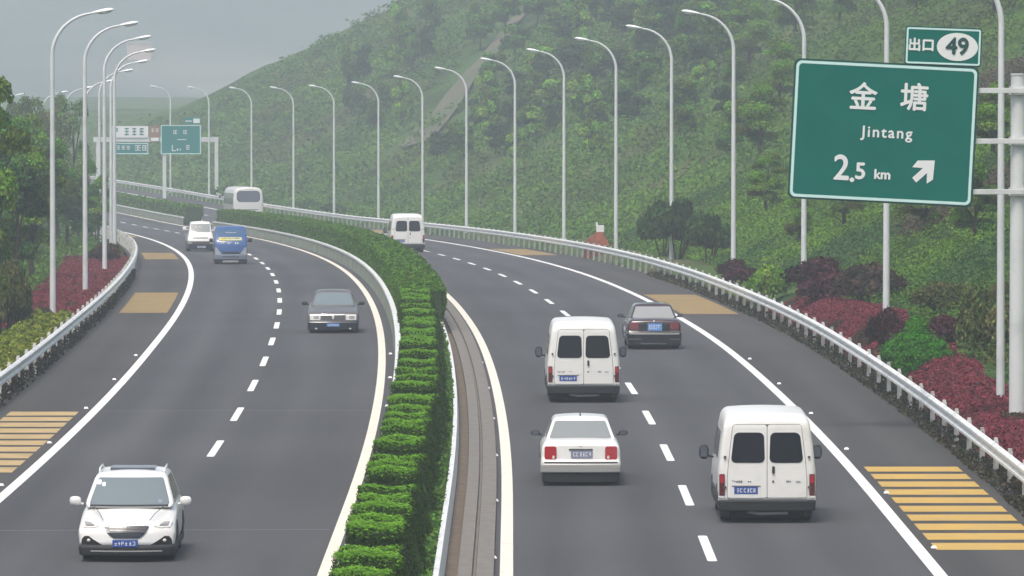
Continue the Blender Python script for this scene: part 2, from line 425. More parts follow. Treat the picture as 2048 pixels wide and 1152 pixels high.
# ------------------------------------------------------------------ median
strip('median_soil', M['soil'], -2.8, -1.35, 60, 508, .22)
strip('median_soil', M['soil'], -2.8, -1.35, 545, 1400, .22)
strip('median_gutter', M['gutter'], -1.2, -.98, 60, 508, .012)
g = strip('median_channel', M['conc'], 0, 0, 60, 508, 0, prof=[(-.97, .0), (-.97, .10), (-.72, .12), (-.70, .03), (-.66, .03), (-.64, .10), (-.33, .085), (-.33, .0)])
for a, b, wh in ((60, 508, 'near'), (545, 1400, 'far')):
    r = empty('median_barrier', RP(-2.9, a)); mi = Matrix.Translation(r.location).inverted()
    finish(r, 'low concrete barrier left of the median hedge, %s the opening' % ('before' if wh == 'near' else 'beyond'), 'barrier')
    for prof, nm, mm in (([(-3.0, .0), (-2.84, .0), (-2.84, .56), (-2.93, .56)], 'wall', M['concgreen']), ([(-2.97, .57), (-2.80, .57), (-2.80, .66), (-2.97, .66)], 'rail', M['kerbwhite'])):
        p = closed_strip(prof, a, b, nm, mm); p.data.transform(mi); p.parent = r
    r = closed_strip([(-1.36, 0), (-1.21, 0), (-1.26, .42), (-1.36, .42)], a, b, 'median_kerb', M['kerbwhite'])
    finish(r, 'white painted low wall between hedge and gutter, %s the opening' % ('before' if wh == 'near' else 'beyond'), 'low wall')

# ------------------------------------------------------------------ guardrails (W beam)
def guardrail(off, side, d0, d1, label):
    root = empty('guardrail', RP(off, d0)); T = Matrix.Translation(root.location).inverted()
    s = side   # face pointing at traffic is -s
    W = [(0, .50), (-.07, .545), (-.07, .60), (0, .645), (0, .70), (-.07, .745), (-.07, .80), (0, .85)]
    prof = [(off+a*s, h) for a, h in W]+[(off+(a*s+.03*s), h) for a, h in W[::-1]]
    b = closed_strip(prof, d0, d1, 'rail_beam', M['galv']); b.data.transform(T); b.parent = root
    mb = MB(); mb.box(0, 0, .42, .11, .13, .84); mb.box(-.06*s, 0, .66, .10, .11, .2)
    mb.box(0, 0, .85, .085, .09, .11)
    p0 = mb.build('post', M['post'], root, bevel=.01)
    ds = list(np.arange(d0+1.5, d1-1, 4.0)); k = 0
    vis = [d for d in ds if d > 118] + [d for d in ds if d <= 118]
    for d in vis[:99]:
        p = p0 if k == 0 else p0.copy()
        if k: C.objects.link(p); p.parent = root
        x, y, z = RP(off+.11*s, d); p.location = Vector((x, y, z))-root.location; p.rotation_euler = (0, 0, heading(d)); k += 1
    rest = MB()
    for d in vis[99:]:
        x, y, z = Vector(RP(off+.11*s, d))-root.location; rest.box(x, y, z+.42, .11, .13, .84); rest.box(x, y, z+.85, .085, .09, .11)
    if rest.v:
        q = rest.build('post', M['post'], root); q['kind'] = 'stuff'
    finish(root, label, 'guardrail')
    return root
guardrail(10.6, 1, 90, 800, 'white steel guardrail along the outer edge of the right carriageway')
guardrail(-13.5, -1, 90, 800, 'white steel guardrail along the outer edge of the left carriageway')

# ------------------------------------------------------------------ street lamps
def make_lamp(hgt=11.3, arm=2.3):
    r = empty('street_lamp')
    mb = MB(); zc = hgt-1.75
    mb.tube([(0, 0, 0), (0, 0, .25), (0, 0, 3), (0, 0, zc)], [.115, .112, .10, .078], 12, cap=False)
    mb.build('pole', M['lamp'], r, smooth=True)
    mb = MB(); pts = []
    for i in range(13):
        a = math.pi/2*i/12*.93
        pts.append((-(1-math.cos(a))*(arm-.75)*1.02, 0, zc+math.sin(a)*1.55))
    mb.tube(pts, [.078-.036*i/12 for i in range(13)], 12, cap=False); mb.build('arm', M['lamp'], r, smooth=True)
    x, _, z = pts[-1]
    mb = MB()
    def tear(q):
        t = (q[0]+1)/2
        return (q[0], q[1]*(1-.62*t**1.6), (q[2]*(.55 if q[2] < 0 else 1))*(1-.5*t))
    mb.ellipsoid((0, 0, 0), (.46, .19, .12), 16, 10, tear)
    h = mb.build('lamp_head', M['lamphead'], r, smooth=True); h.location = (x-.40, 0, z+.07); h.rotation_euler = (0, R(9), 0)
    mb = MB(); mb.ellipsoid((0, 0, 0), (.25, .13, .05), 12, 6)
    g = mb.build('lamp_glass', M['lampglass'], h, smooth=True); g.location = (-.10, 0, -.055)
    mb = MB(); mb.box(0, 0, .02, .42, .42, .05); mb.build('base_plate', M['steel'], r, bevel=.008)
    return r
lamp0 = make_lamp(); first_lamp = [True]
def place_lamp(o, d, side, label, group, dz=0):
    l = lamp0 if first_lamp[0] else copy_tree(lamp0)
    first_lamp[0] = False
    x, y, z = TP(o, d); top = ZR(d)+12.0 if side > 0 else ZR(d)+11.35
    l.location = (x, y, z-.03); l.scale = (1, 1, (top-z)/11.3)
    l.rotation_euler = (0, 0, heading(d)+(0 if side > 0 else math.pi))
    finish(l, label, 'street lamp', group)
RL = [(2002, 169), (1773, 206), (1608, 243), (1467, 280), (1343, 318), (1232, 352), (1128, 387), (1030, 420), (933, 458), (845, 500), (757, 538), (668, 575), (587, 612), (503, 645), (418, 680), (341, 715)]
side_txt = ['standing beside the tall sign post at the right edge', 'passing behind the right half of the green exit sign', 'passing behind the left half of the green exit sign']
for i, (u, d) in enumerate(RL):
    x = (u-UH)*d/F; o = x-CX(d)
    o = min(max(o, 11.6), 14.5) if i < 12 else max(o, 11.6)
    lab = ('white lamp '+side_txt[i]) if i < 3 else '%s white lamp to the left of the exit sign, behind the right guardrail' % (['first'] + NUM[1:])[i-3]
    place_lamp(o, d, 1, lab, 'street lamps along the right carriageway')
LL = [(105, 236), (170, 270), (209, 310), (229, 350), (222, 388), (199, 425), (183, 475), (146, 515), (120, 555), (52, 620), (5, 668)]
for i, (u, d) in enumerate(LL):
    x = (u-UH)*d/F; o = min(x-CX(d), -14.2)
    lab = '%s white lamp of the row along the left carriageway, counted from the camera' % NUM[i]
    place_lamp(o, d, -1, lab, 'street lamps along the left carriageway')

# ------------------------------------------------------------------ signs
def rrect(x0, x1, z0, z1, r, n=5):
    pts = []
    for cx, cz, a0 in ((x1-r, z0+r, -90), (x1-r, z1-r, 0), (x0+r, z1-r, 90), (x0+r, z0+r, 180)):
        for k in range(n+1):
            a = R(a0+90*k/n); pts.append((cx+r*math.cos(a), cz+r*math.sin(a)))
    return pts
def plate_xz(mb, pts, y0, y1):
    n = len(pts)
    return mb.add([(x, y0, z) for x, z in pts]+[(x, y1, z) for x, z in pts], [tuple(range(n)), tuple(range(n, 2*n))[::-1]]+[(i, (i+1) % n, n+(i+1) % n, n+i) for i in range(n)])
def ring_xz(mb, po, pi, y0, y1):
    n = len(po); vs = [(x, y0, z) for x, z in po]+[(x, y0, z) for x, z in pi]+[(x, y1, z) for x, z in po]+[(x, y1, z) for x, z in pi]
    fs = []
    for i in range(n):
        j = (i+1) % n
        fs += [(i, j, n+j, n+i), (2*n+i, 3*n+i, 3*n+j, 2*n+j), (i, 2*n+i, 2*n+j, j), (n+i, n+j, 3*n+j, 3*n+i)]
    return mb.add(vs, fs)
def text(body, size, x, z, y, m, parent, name='lettering', bold=.0, sx=1, align='CENTER', space=1.0):
    cu = bpy.data.curves.new('txt', 'FONT'); cu.body = body; cu.size = size; cu.align_x = align; cu.align_y = 'CENTER'
    cu.extrude = .004; cu.space_character = space; cu.resolution_u = 4
    to = bpy.data.objects.new('txt', cu); C.objects.link(to)
    bpy.context.view_layer.update()
    me = bpy.data.meshes.new_from_object(to.evaluated_get(bpy.context.evaluated_depsgraph_get()))
    bpy.data.objects.remove(to); bpy.data.curves.remove(cu)
    me.name = name; me.materials.clear(); me.materials.append(m)
    me.transform(Matrix.Translation((x, y, z)) @ Matrix.Rotation(R(90), 4, 'X') @ Matrix.Diagonal((sx, 1, 1, 1)))
    if bold:
        n = len(me.vertices); co = np.empty(n*3); me.vertices.foreach_get('co', co); co = co.reshape(-1, 3)
        fs = [tuple(p.vertices) for p in me.polygons]; V = []; Fs = []
        for k, (dx, dz) in enumerate(((0, 0), (bold, 0), (-bold, 0), (0, bold), (0, -bold))):
            Fs += [tuple(i+len(V) for i in f) for f in fs]; V += [(c[0]+dx, c[1]-k*.0012, c[2]+dz) for c in co]
        me.clear_geometry(); me.from_pydata(V, [], Fs)
    o = bpy.data.objects.new(name, me); C.objects.link(o); o.parent = parent
    return o
def arrow(mb, x, z, s, y0, y1):
    # thick arrow pointing up and to the right
    P = [(-.08, .5), (.5, .5), (.5, -.5+.42), (.5, -.08), (.27, .10), (-.28, -.47), (-.47, -.28), (.08, .27)]
    P = [(-.50, .16), (-.28, .46), (.46, .5), (.42, -.34), (.16, -.52), (.15, -.06), (-.30, -.50), (-.48, -.30), (-.04, .14)]
    return plate_xz(mb, [(x+a*s, z+b*s) for a, b in P][::-1], y0, y1)
d = 162.0; s = F/d
px = (2036-UH)/s; gz = TP(px-CX(d), d)[2]
root = empty('exit_sign', (px, d, gz-.05))
finish(root, 'large green exit sign for Jintang with white arrow on a thick white post', 'road sign')
def SX(u): return (u-UH)/s-px
def SZ(v): return HC-(v-VH)/s-gz+.05
mb = MB(); mb.tube([(0, 0, 0), (0, 0, .4), (0, 0, SZ(150))], [.22, .21, .185], 20, cap=False); mb.build('post', M['steel'], root, smooth=True)
mb = MB(); mb.cyl((0, 0, SZ(150)+.02), .2, .04, 'Z', 20); mb.cyl((0, 0, .03), .34, .06, 'Z', 20); mb.build('post_cap', M['steel'], root)
for vv in (181, 282, 383):
    mb = MB(); x0, x1 = SX(1700), SX(2046)
    mb.box((x0+x1)/2, -.26, SZ(vv), x1-x0, .10, .13); mb.build('arm', M['steel'], root, bevel=.01)
    mb = MB(); mb.cyl((0, 0, SZ(vv)), .235, .2, 'Z', 20); mb.box(0, -.24, SZ(vv), .3, .1, .2); mb.build('clamp', M['steel'], root)
pan = empty('sign_panel', (0, 0, 0)); pan.parent = root
cx, cz = SX(1765), SZ(265); pan.location = (cx, -.36, cz); pan.rotation_euler = (0, R(2.9), 0)
hw, hh = 361/s/2, 272/s/2
mb = MB(); plate_xz(mb, rrect(-hw-.05, hw+.05, -hh-.05, hh+.05, .16), -.02, .04); mb.build('backing', M['signback'], pan)
mb = MB(); plate_xz(mb, rrect(-hw-.01, hw+.01, -hh-.01, hh+.01, .15), -.032, -.021); mb.build('face', M['signgreen'], pan)
mb = MB(); ring_xz(mb, rrect(-hw, hw, -hh, hh, .14), rrect(-hw+.07, hw-.07, -hh+.07, hh-.07, .09), -.038, -.033); mb.build('border', M['signborder'], pan)
k = 1/s
text('金', 58*k, -44*k, 66*k, -.04, M['signwhite'], pan, bold=.014)
text('塘', 58*k, 58*k, 70*k, -.04, M['signwhite'], pan, bold=.014)
text('Jintang', 31*k, 7*k, 0, -.04, M['signwhite'], pan, bold=.008, sx=1.0, space=1.2)
text('2', 70*k, -80*k, -76*k, -.04, M['signwhite'], pan, bold=.016, sx=.95)
text('.', 60*k, -58*k, -82*k, -.04, M['signwhite'], pan, bold=.016)
text('5', 46*k, -42*k, -80*k, -.04, M['signwhite'], pan, bold=.014)
text('km', 27*k, 2*k, -84*k, -.04, M['signwhite'], pan, bold=.012)
mb = MB(); arrow(mb, 84*k, -73*k, 46*k, -.045, -.035); mb.build('arrow', M['signwhite'], pan)
sub = empty('number_panel', (0, 0, 0)); sub.parent = root
sub.location = (SX(1884), -.36, SZ(93)); sub.rotation_euler = (0, R(2.2), 0)
hw, hh = 148*k/2, 72*k/2
mb = MB(); plate_xz(mb, rrect(-hw-.03, hw+.03, -hh-.03, hh+.03, .06), -.02, .04); mb.build('backing', M['signback'], sub)
mb = MB(); plate_xz(mb, rrect(-hw-.01, hw+.01, -hh-.01, hh+.01, .05), -.032, -.021); mb.build('face', M['signgreen'], sub)
mb = MB(); ring_xz(mb, rrect(-hw, hw, -hh, hh, .05), rrect(-hw+.045, hw-.045, -hh+.045, hh-.045, .02), -.038, -.033); mb.build('border', M['signborder'], sub)
text('出口', 27*k, -44*k, 0, -.04, M['signwhite'], sub, bold=.012)
mb = MB(); plate_xz(mb, [(28*k+41*k*math.cos(a), 28*k*math.sin(a)) for a in np.linspace(0, 2*math.pi, 33)[:-1]], -.044, -.036); mb.build('oval', M['signwhite'], sub)
text('49', 46*k, 28*k, 0, -.052, M['signback'], sub, bold=.016)
# panel struts
mb = MB(); mb.box(cx-1.1, -.30, cz, .08, .05, 3.0); mb.box(cx+1.1, -.30, cz, .08, .05, 3.0); mb.build('strut', M['steel'], root)

# far gantry over the right carriageway
d = 692.0; s2 = F/d; k = 1/s2
gx = (437-UH)/s2; zg = ZR(d)
root = empty('sign_gantry', (gx, d, zg)); finish(root, 'white overhead gantry far away carrying teal direction signs', 'sign gantry')
def GX(u): return (u-UH)/s2-gx
def GZ(v): return HC-(v-VH)/s2-zg
for u in (433, 329, 196):
    mb = MB(); mb.box(GX(u), 0, (GZ(278))/2-.3, .38, .38, GZ(278)+.6); mb.build('post', M['steel'], root, bevel=.02)
mb = MB(); mb.box((GX(187)+GX(437))/2, 0, GZ(279), GX(437)-GX(187), .42, .5); mb.build('beam', M['steel'], root, bevel=.02)
def gsign(name, u0, v0, u1, v1, m, marks, mm=None, border=True, tag_=None):
    y = -.30
    p = MB(); plate_xz(p, rrect(GX(u0), GX(u1), GZ(v1), GZ(v0), .08), y, y+.08); p = p.build(name, m, root)
    if border:
        b = MB(); ring_xz(b, rrect(GX(u0), GX(u1), GZ(v1), GZ(v0), .08), rrect(GX(u0)+.09, GX(u1)-.09, GZ(v1)+.09, GZ(v0)-.09, .04), y-.02, y-.003); b.build('border', M['signborder'], p)
    if marks:
        b = MB()
        for a0, b0, a1, b1 in marks: b.box((GX(a0)+GX(a1))/2, y-.012, (GZ(b0)+GZ(b1))/2, GX(a1)-GX(a0), .016, GZ(b0)-GZ(b1))
        b.build('lettering', mm or M['signwhite'], p)
    return p
rr = random.Random(3)
def glyphs(u0, v0, w, h, n, gap):
    out = []
    for i in range(n):
        a = u0+i*(w+gap)
        out += [(a, v0, a+w, v0+h*.16), (a, v0+h*.42, a+w, v0+h*.56), (a, v0+h*.84, a+w, v0+h), (a+w*.42, v0, a+w*.6, v0+h)]
        if rr.random() < .6: out.append((a, v0, a+w*.15, v0+h))
    return out
gsign('sign_panel', 322, 250, 402, 308, M['signteal'], glyphs(347, 260, 8, 8, 2, 12)+[(355, 278, 373, 279.6)]+[(344, 290, 346, 302), (346, 300, 352, 302), (354, 297, 357, 301), (360, 297, 362, 301)]+glyphs(373, 290, 7, 9, 1, 1))
gsign('number_panel', 368, 234.5, 402, 248, M['signteal'], [(387, 237, 400, 246), (371, 241, 384, 243)], border=False)
gsign('sign_panel', 224, 252, 297, 275, M['signwhite'], glyphs(250, 256, 8, 14, 3, 7)+glyphs(232, 256, 5, 7, 1, 1), M['signteal'], border=False)
gsign('sign_panel', 230, 286, 297, 308, M['signteal'], glyphs(234, 291, 7, 8, 3, 3)+glyphs(270, 290, 12, 11, 2, 3))
gsign('sign_panel', 299, 252, 320, 283, M['signbrown'], glyphs(303, 257, 6, 7, 2, 3)+[(302, 275, 318, 282)], border=False)
# hazy pinkish house on the foot of the far mountain
best = min((p for p in MV if p[1] < 3000), key=lambda p: abs((UH+p[0]*F/p[1])-182)+3*abs(VH+(HC-p[2])*F/p[1]-122))
r = empty('distant_house', (best[0], best[1], best[2]-1)); finish(r, 'pale pinkish house dim in the haze on the far mountain slope', 'house')
hs = best[1]/1900
mb = MB(); mb.box(0, 0, 2.2*hs, 7*hs, 6*hs, 6.4*hs); mb.build('wall', mat('pinkish_wall', (.62, .42, .33), .9), r)
mb = MB(); mb.box(0, 0, 5.5*hs, 7.6*hs, 6.6*hs, .5*hs); mb.build('roof', mat('pale_roof', (.45, .36, .31), .9), r)
# ------------------------------------------------------------------ vehicles
def lf(T):
    xs = [a for a, b in T]; ys = [b for a, b in T]
    return lambda z: float(np.interp(z, xs, ys))
def loft(name, m, parent, yr, yf, wf, zb, ztf, L, r=.09, crown=.02, nm=8, NC=10, endr=None):
    """one closed body shell: rear surface yr(x,z), front surface yf(x,z), half width wf(z), roof height ztf(y)"""
    e = endr or r
    ends = [(0, e), (.012*e/.09, e*.55), (.05*e/.09, e*.18), (.13*e/.09, 0)]
    st = [('r', a, b) for a, b in ends]+[('m', (i+1)/(nm+1), 0) for i in range(nm)]+[('f', a, b) for a, b in ends[::-1]]
    top = [(r*1.35, 0), (r*.7, r*.22), (r*.3, r*.55), (0, r*1.1)]
    NR = 9; V = []; rows = NR+len(top)
    def sect(kind, a, ins, full):
        ymid = a if kind == 'r' else (L-a if kind == 'f' else a*L)
        zt = ztf(ymid)-ins*.8; zl = zb+ins*.4
        rws = []
        zlow = [zl+(zt-r*1.35-zl)*i/NR for i in range(NR)]
        for i, z in enumerate(zlow):
            rws.append((z, wf(z)-ins-(r*.5 if i == 0 else 0)))
        for dz, dw in top: rws.append((zt-dz, wf(zt-dz)-ins-dw))
        out = []
        for ri, (z, hw) in enumerate(rws):
            cols = [-1+2*j/NC for j in range(NC+1)]
            row = []
            for c in cols:
                x = c*hw; zz = z+(crown*(1-c*c) if ri == len(rws)-1 else 0)
                y0 = yr(x, zz); y1 = yf(x, zz)
                y = y0+a if kind == 'r' else (y1-a if kind == 'f' else y0+(y1-y0)*a)
                row.append((x, y, zz))
            out.append(row)
        return out
    grids = [sect(k, a, b, True) for k, a, b in st]
    nr = len(grids[0]); nc = NC+1
    def bidx():
        b = [(i, 0) for i in range(nr)]+[(nr-1, j) for j in range(1, nc)]+[(i, nc-1) for i in range(nr-2, -1, -1)]+[(0, j) for j in range(nc-2, 0, -1)]
        return b
    B = bidx(); nb = len(B); fs = []; base = []
    for gi, g in enumerate(grids):
        base.append(len(V)); V += [g[i][j] for i, j in B]
    for k in range(len(grids)-1):
        for i in range(nb):
            j = (i+1) % nb; fs.append((base[k]+i, base[k]+j, base[k+1]+j, base[k+1]+i))
    for gi in (0, len(grids)-1):
        g = grids[gi]; mp = {}
        for bi, ij in enumerate(B): mp[ij] = base[gi]+bi
        for i in range(nr):
            for j in range(nc):
                if (i, j) not in mp: mp[(i, j)] = len(V); V.append(g[i][j])
        for i in range(nr-1):
            for j in range(nc-1): fs.append((mp[(i, j)], mp[(i, j+1)], mp[(i+1, j+1)], mp[(i+1, j)]))
    mb = MB(); mb.add(V, fs)
    return mb.build(name, m, parent, smooth=True)
def gpatch(name, m, parent, mp, a0, a1, z0, z1, r=.03, off=.008, nx=10, sk=.03):
    """a panel lying on a surface: mp(a,z,off) maps it; a0,a1 numbers or functions of z; corners rounded by r"""
    fa0 = a0 if callable(a0) else (lambda z: a0); fa1 = a1 if callable(a1) else (lambda z: a1)
    r = min(r, (z1-z0)/2*.98)
    ks = [0, .1, .3, .6, 1]
    zs = [z0+r*k for k in ks]+[z0+r+(z1-z0-2*r)*i/4 for i in (1, 2, 3)]+[z1-r*k for k in ks[::-1]]
    rows = []
    for z in zs:
        dd_ = min(z-z0, z1-z); sh = r-math.sqrt(max(0, r*r-(r-dd_)**2)) if dd_ < r and r > 0 else 0
        l, h = fa0(z)+sh, fa1(z)-sh
        rows.append([mp(l+(h-l)*i/nx, z, off) for i in range(nx+1)])
    nr = len(rows); nc = nx+1; V = [p for row in rows for p in row]
    fs = [(i*nc+j, i*nc+j+1, (i+1)*nc+j+1, (i+1)*nc+j) for i in range(nr-1) for j in range(nc-1)]
    B = [(i, 0) for i in range(nr)]+[(nr-1, j) for j in range(1, nc)]+[(i, nc-1) for i in range(nr-2, -1, -1)]+[(0, j) for j in range(nc-2, 0, -1)]
    b0 = len(V)
    for i, j in B:
        z = zs[i]; dd_ = min(z-z0, z1-z); sh = r-math.sqrt(max(0, r*r-(r-dd_)**2)) if dd_ < r and r > 0 else 0
        l, h = fa0(z)+sh, fa1(z)-sh
        V.append(mp(l+(h-l)*j/nx, z, off-sk))
    nb = len(B)
    for k in range(nb):
        q = (k+1) % nb; fs.append((B[k][0]*nc+B[k][1], B[q][0]*nc+B[q][1], b0+q, b0+k))
    mb = MB(); mb.add(V, fs); return mb.build(name, m, parent, smooth=False)
def ppatch(name, m, parent, mp, pts, off=.01, sk=.03):
    n = len(pts); mb = MB()
    mb.add([mp(a, z, off) for a, z in pts]+[mp(a, z, off-sk) for a, z in pts], [tuple(range(n))]+[(i, (i+1) % n, n+(i+1) % n, n+i) for i in range(n)])
    o = mb.build(name, m, parent)
    bm = bmesh.new(); bm.from_mesh(o.data); bmesh.ops.triangulate(bm, faces=[f for f in bm.faces if len(f.verts) > 4]); bm.to_mesh(o.data); bm.free()
    return o
def wheels(root, L, W, yr_, yf_, rad=.31, wd=.19):
    for y in (yr_, yf_):
        for s in (-1, 1):
            t = MB(); x = s*(W/2-wd/2-.03)
            wl = empty('wheel', (x, y, rad)); wl.parent = root
            t.tube([(-wd/2, 0, 0), (-wd/2+.02, 0, 0), (wd/2-.02, 0, 0), (wd/2, 0, 0)], [rad-.03, rad, rad, rad-.03], 24); t.build('tyre', M['tyre'], wl, smooth=False)
            t = MB(); t.cyl((s*(wd/2+.004), 0, 0), rad*.62, .012, 'X', 20); 
            for k in range(5):
                a = 2*math.pi*k/5; t.box(s*(wd/2+.014), math.sin(a)*rad*.33, math.cos(a)*rad*.33, .014, .07, rad*.55) if False else None
            t.build('rim', M['rim'], wl)
def arches(root, W, ys, rad, zb, w):
    for y in ys:
        for s in (-1, 1):
            t = MB(); n = 18; r_ = rad+.06
            pts = [(y+r_*math.cos(a), rad+r_*math.sin(a)) for a in np.linspace(-.35, math.pi+.35, n)]
            pts = [(a, max(b, zb+.01)) for a, b in pts]
            V = [(s*(w(b)+.012), a, b) for a, b in pts]+[(s*(w(b)-.05), a, b) for a, b in pts]
            t.add(V, [tuple(range(n))]+[(i, (i+1) % n, n+(i+1) % n, n+i) for i in range(n)])
            t.build('wheel_arch', M['plastic'], root)
def mirror(root, x, y, z, m, size=(.20, .13, .15), arm=.10, base=None):
    s = 1 if x > 0 else -1
    t = MB(); t.ellipsoid((0, 0, 0), (size[0]/2, size[1]/2, size[2]/2), 14, 8, lambda q: tuple(math.copysign(abs(c)**.7, c) for c in q))
    o = t.build('mirror', m, root, smooth=True); o.location = (x, y, z)
    t = MB(); t.tube([(0, 0, -size[2]*.2), (-s*(size[0]/2+arm), 0, -size[2]*.35)], .022, 8); t.build('arm', M['plastic'] if m is not M['carwhite'] else m, o)
    t = MB(); t.box(0, -size[1]*.52, 0, size[0]*.7, .008, size[2]*.65); t.build('glass', M['glassmid'], o)
    return o
def plate(root, mp, cx, z0, z1, hw, m, mm=None, seed=0, off=.03):
    p = gpatch('number_plate', m, root, mp, cx-hw, cx+hw, z0, z1, .012, off, nx=2)
    rr = random.Random(seed); t = MB(); n = 6; wd = 2*hw*.82/n; h = (z1-z0)
    for i in range(n):
        x = cx-hw*.82+wd*(i+.5)+(.012 if i > 1 else 0)
        # worn, unreadable characters: short strokes
        for k in range(3):
            if rr.random() < .8:
                zz = z0+h*(.28+.22*k); a = mp(x-wd*.32, zz, off+.003); b = mp(x+wd*.32, zz, off+.003)
                t.box((a[0]+b[0])/2, (a[1]+b[1])/2, zz, abs(b[0]-a[0]), .004, h*.10)
        if rr.random() < .8:
            q = mp(x+rr.choice((-.3, 0, .3))*wd, z0+h*.5, off+.003); t.box(q[0], q[1], q[2], wd*.18, .0045, h*.5)
    if t.v: t.build('characters', mm or M['mark'], p)
    return p
def smudge(root, mp, cx, cz, wd, h, m, seed, name='badge', n=5, off=.02):
    """small badge lettering too blurred to read: a row of short strokes"""
    rr = random.Random(seed); t = MB(); st = wd/n
    for i in range(n):
        x = cx-wd/2+st*(i+.5); q = mp(x, cz, off)
        t.box(q[0], q[1], q[2], st*.62, .006, h*rr.uniform(.35, 1)) if rr.random() < .75 else t.box(q[0], q[1], q[2]+h*.3, st*.6, .006, h*.25)
    return t.build(name, m, root)
def place(root, u, d, L, front, label, cat, group=None, yaw=0):
    s = F/d; X = (u-UH)/s; hd = heading(d)+yaw
    if front:
        root.rotation_euler = (0, 0, hd+math.pi)
        off = Vector((-math.sin(hd), math.cos(hd), 0))*L      # front end at d, rear further away
        p = Vector((X, d, ZR(d)))+off; p.z = ZR(p.y)
        root.location = p
        tilt = (ZR(p.y)-ZR(d))/L; root.rotation_euler = (math.atan(-tilt), 0, hd+math.pi)
    else:
        root.location = (X, d, ZR(d)+.004)
        tilt = (ZR(d+L)-ZR(d))/L; root.rotation_euler = (math.atan(tilt), 0, hd)
    finish(root, label, cat, group)

# ---- white vans seen from behind
def make_van(badge=True, seed=1, seam=True, bumperm=None):
    r = empty('panel_van'); L = 4.9
    yr = lambda x, z: .035*max(0, z-1.0)+.10*max(0, z-1.9)**1+.045*x*x+(.02 if z < .5 else 0)
    wf = lf([(.2, .93), (.5, .975), (1.05, .975), (1.55, .925), (2.0, .855), (2.2, .83)])
    yf_ = lf([(0, .05), (.7, .05), (1.1, .85), (1.95, 1.75), (2.3, 2.3)])
    yf = lambda x, z: L-yf_(z)-.10*x*x
    zt = lf([(0, 2.07), (.4, 2.15), (2.6, 2.20), (L, 2.20)])
    loft('body', M['vanwhite'], r, yr, yf, wf, .34, zt, L, r=.105, crown=.03, endr=.09)
    rear = lambda a, z, o: (a, yr(a, z)-o, z); front = lambda a, z, o: (a, yf(a, z)+o, z)
    gpatch('door_surround', M['darkgrey'], r, rear, lambda z: -lf([(.4, .80), (1.0, .80), (1.95, .69)])(z), lambda z: lf([(.4, .80), (1.0, .80), (1.95, .69)])(z), .47, 1.975, .07, .006)
    for s in (-1, 1):
        i0 = .006
        edge = lf([(.4, .79), (1.0, .79), (1.95, .68)])
        a0, a1 = ((lambda z: i0), (lambda z: edge(z))) if s > 0 else ((lambda z: -edge(z)), (lambda z: -i0))
        dr = gpatch('rear_door', M['vanwhite'], r, rear, a0, a1, .48, 1.965, .055, .02)
        w0 = lf([(1.2, .055), (1.8, .075)]); w1 = lf([(1.2, .715), (1.8, .645)])
        b0, b1 = ((lambda z: w0(z)), (lambda z: w1(z))) if s > 0 else ((lambda z: -w1(z)), (lambda z: -w0(z)))
        gpatch('window_seal', M['plastic'], dr, rear, (lambda z, b0=b0: b0(z)-.012), (lambda z, b1=b1: b1(z)+.012), 1.208, 1.812, .10, .027)
        gpatch('window', M['glassdark'], dr, rear, b0, b1, 1.22, 1.80, .09, .034)
        if s > 0:
            gpatch('handle', M['plastic'], dr, rear, .10, .15, 1.0, 1.14, .01, .05, nx=2)
            gpatch('lock', M['darkgrey'], dr, rear, .10, .14, .815, .855, .01, .03, nx=2)
            if badge: smudge(dr, rear, .43, .835, .10, .035, M['markdark'], seed+3, n=3, off=.026); smudge(dr, rear, .62, .83, .10, .04, M['plategrey'], seed+4, n=3, off=.026)
        else:
            gpatch('plate_recess', M['carwhite'], dr, rear, -.74, -.12, .505, .80, .02, .024, nx=3)
            gpatch('plate_lamp_bar', M['darkgrey'], dr, rear, -.70, -.13, .735, .75, .006, .036, nx=3)
            if badge: smudge(dr, rear, -.60, .83, .22, .05, M['markdark'], seed+1, n=6, off=.026); smudge(dr, rear, -.35, .83, .08, .05, M['markdark'], seed+2, n=2, off=.026)
        for z in (.72, 1.32): 
            t = MB(); q = rear(s*.84, z, .02); t.box(q[0], q[1], q[2], .05, .03, .045); t.build('hinge', M['darkgrey'], dr, bevel=.005)
        lo, hi = (.845, .955) if s > 0 else (-.955, -.845)
        tl = gpatch('tail_lamp', M['darkred'], r, rear, lo, hi, .55, .98, .02, .025, nx=3)
        gpatch('lens', M['red'], tl, rear, lo+.015, hi-.015, .80, .96, .01, .031, nx=3)
        gpatch('corner_trim', M['vanwhite'], r, rear, (lo if s > 0 else lo-.02), (hi+.02 if s > 0 else hi), .42, .54, .03, .03, nx=3)
        side = lambda a, z, o, s=s: (s*(wf(z)+o), a, z)
        gpatch('side_window', M['glassdark'], r, side, 1.0, 2.6, 1.25, 1.78, .09, .008)
        gpatch('side_window', M['glassdark'], r, side, 2.75, lambda z: 3.95-.9*(z-1.2), 1.2, 1.80, .06, .008)
        gpatch('side_trim', M['darkgrey'], r, side, .2, L-.6, .52, .62, .02, .012)
        mirror(r, s*1.16, L-1.45, 1.22, M['plastic'], (.20, .12, .30), .10)
        t = MB(); t.box(s*.80, .62, .26, .26, .012, .34); t.build('mud_flap', M['darkgrey'], r)
    gpatch('windscreen', M['glassmid'], r, front, -.72, .72, 1.15, 1.88, .06, .006)
    bw = lf([(.2, .96), (.5, .985)])
    loft('bumper', M['plastic'], r, lambda x, z: -.07+.05*x*x, lambda x, z: L+.02-.1*x*x, bw, .24, lambda y: .47, L, r=.03, endr=.04, crown=0, nm=3)
    if badge:
        gpatch('bumper_step', M['darkgrey'], r, lambda a, z, o: (a, -.07+.05*a*a-o, z), -.82, .82, .435, .462, .01, .012)
    t = MB(); t.box(0, L/2, .2, 1.5, L-.6, .2); t.build('underbody', M['plastic'], r)
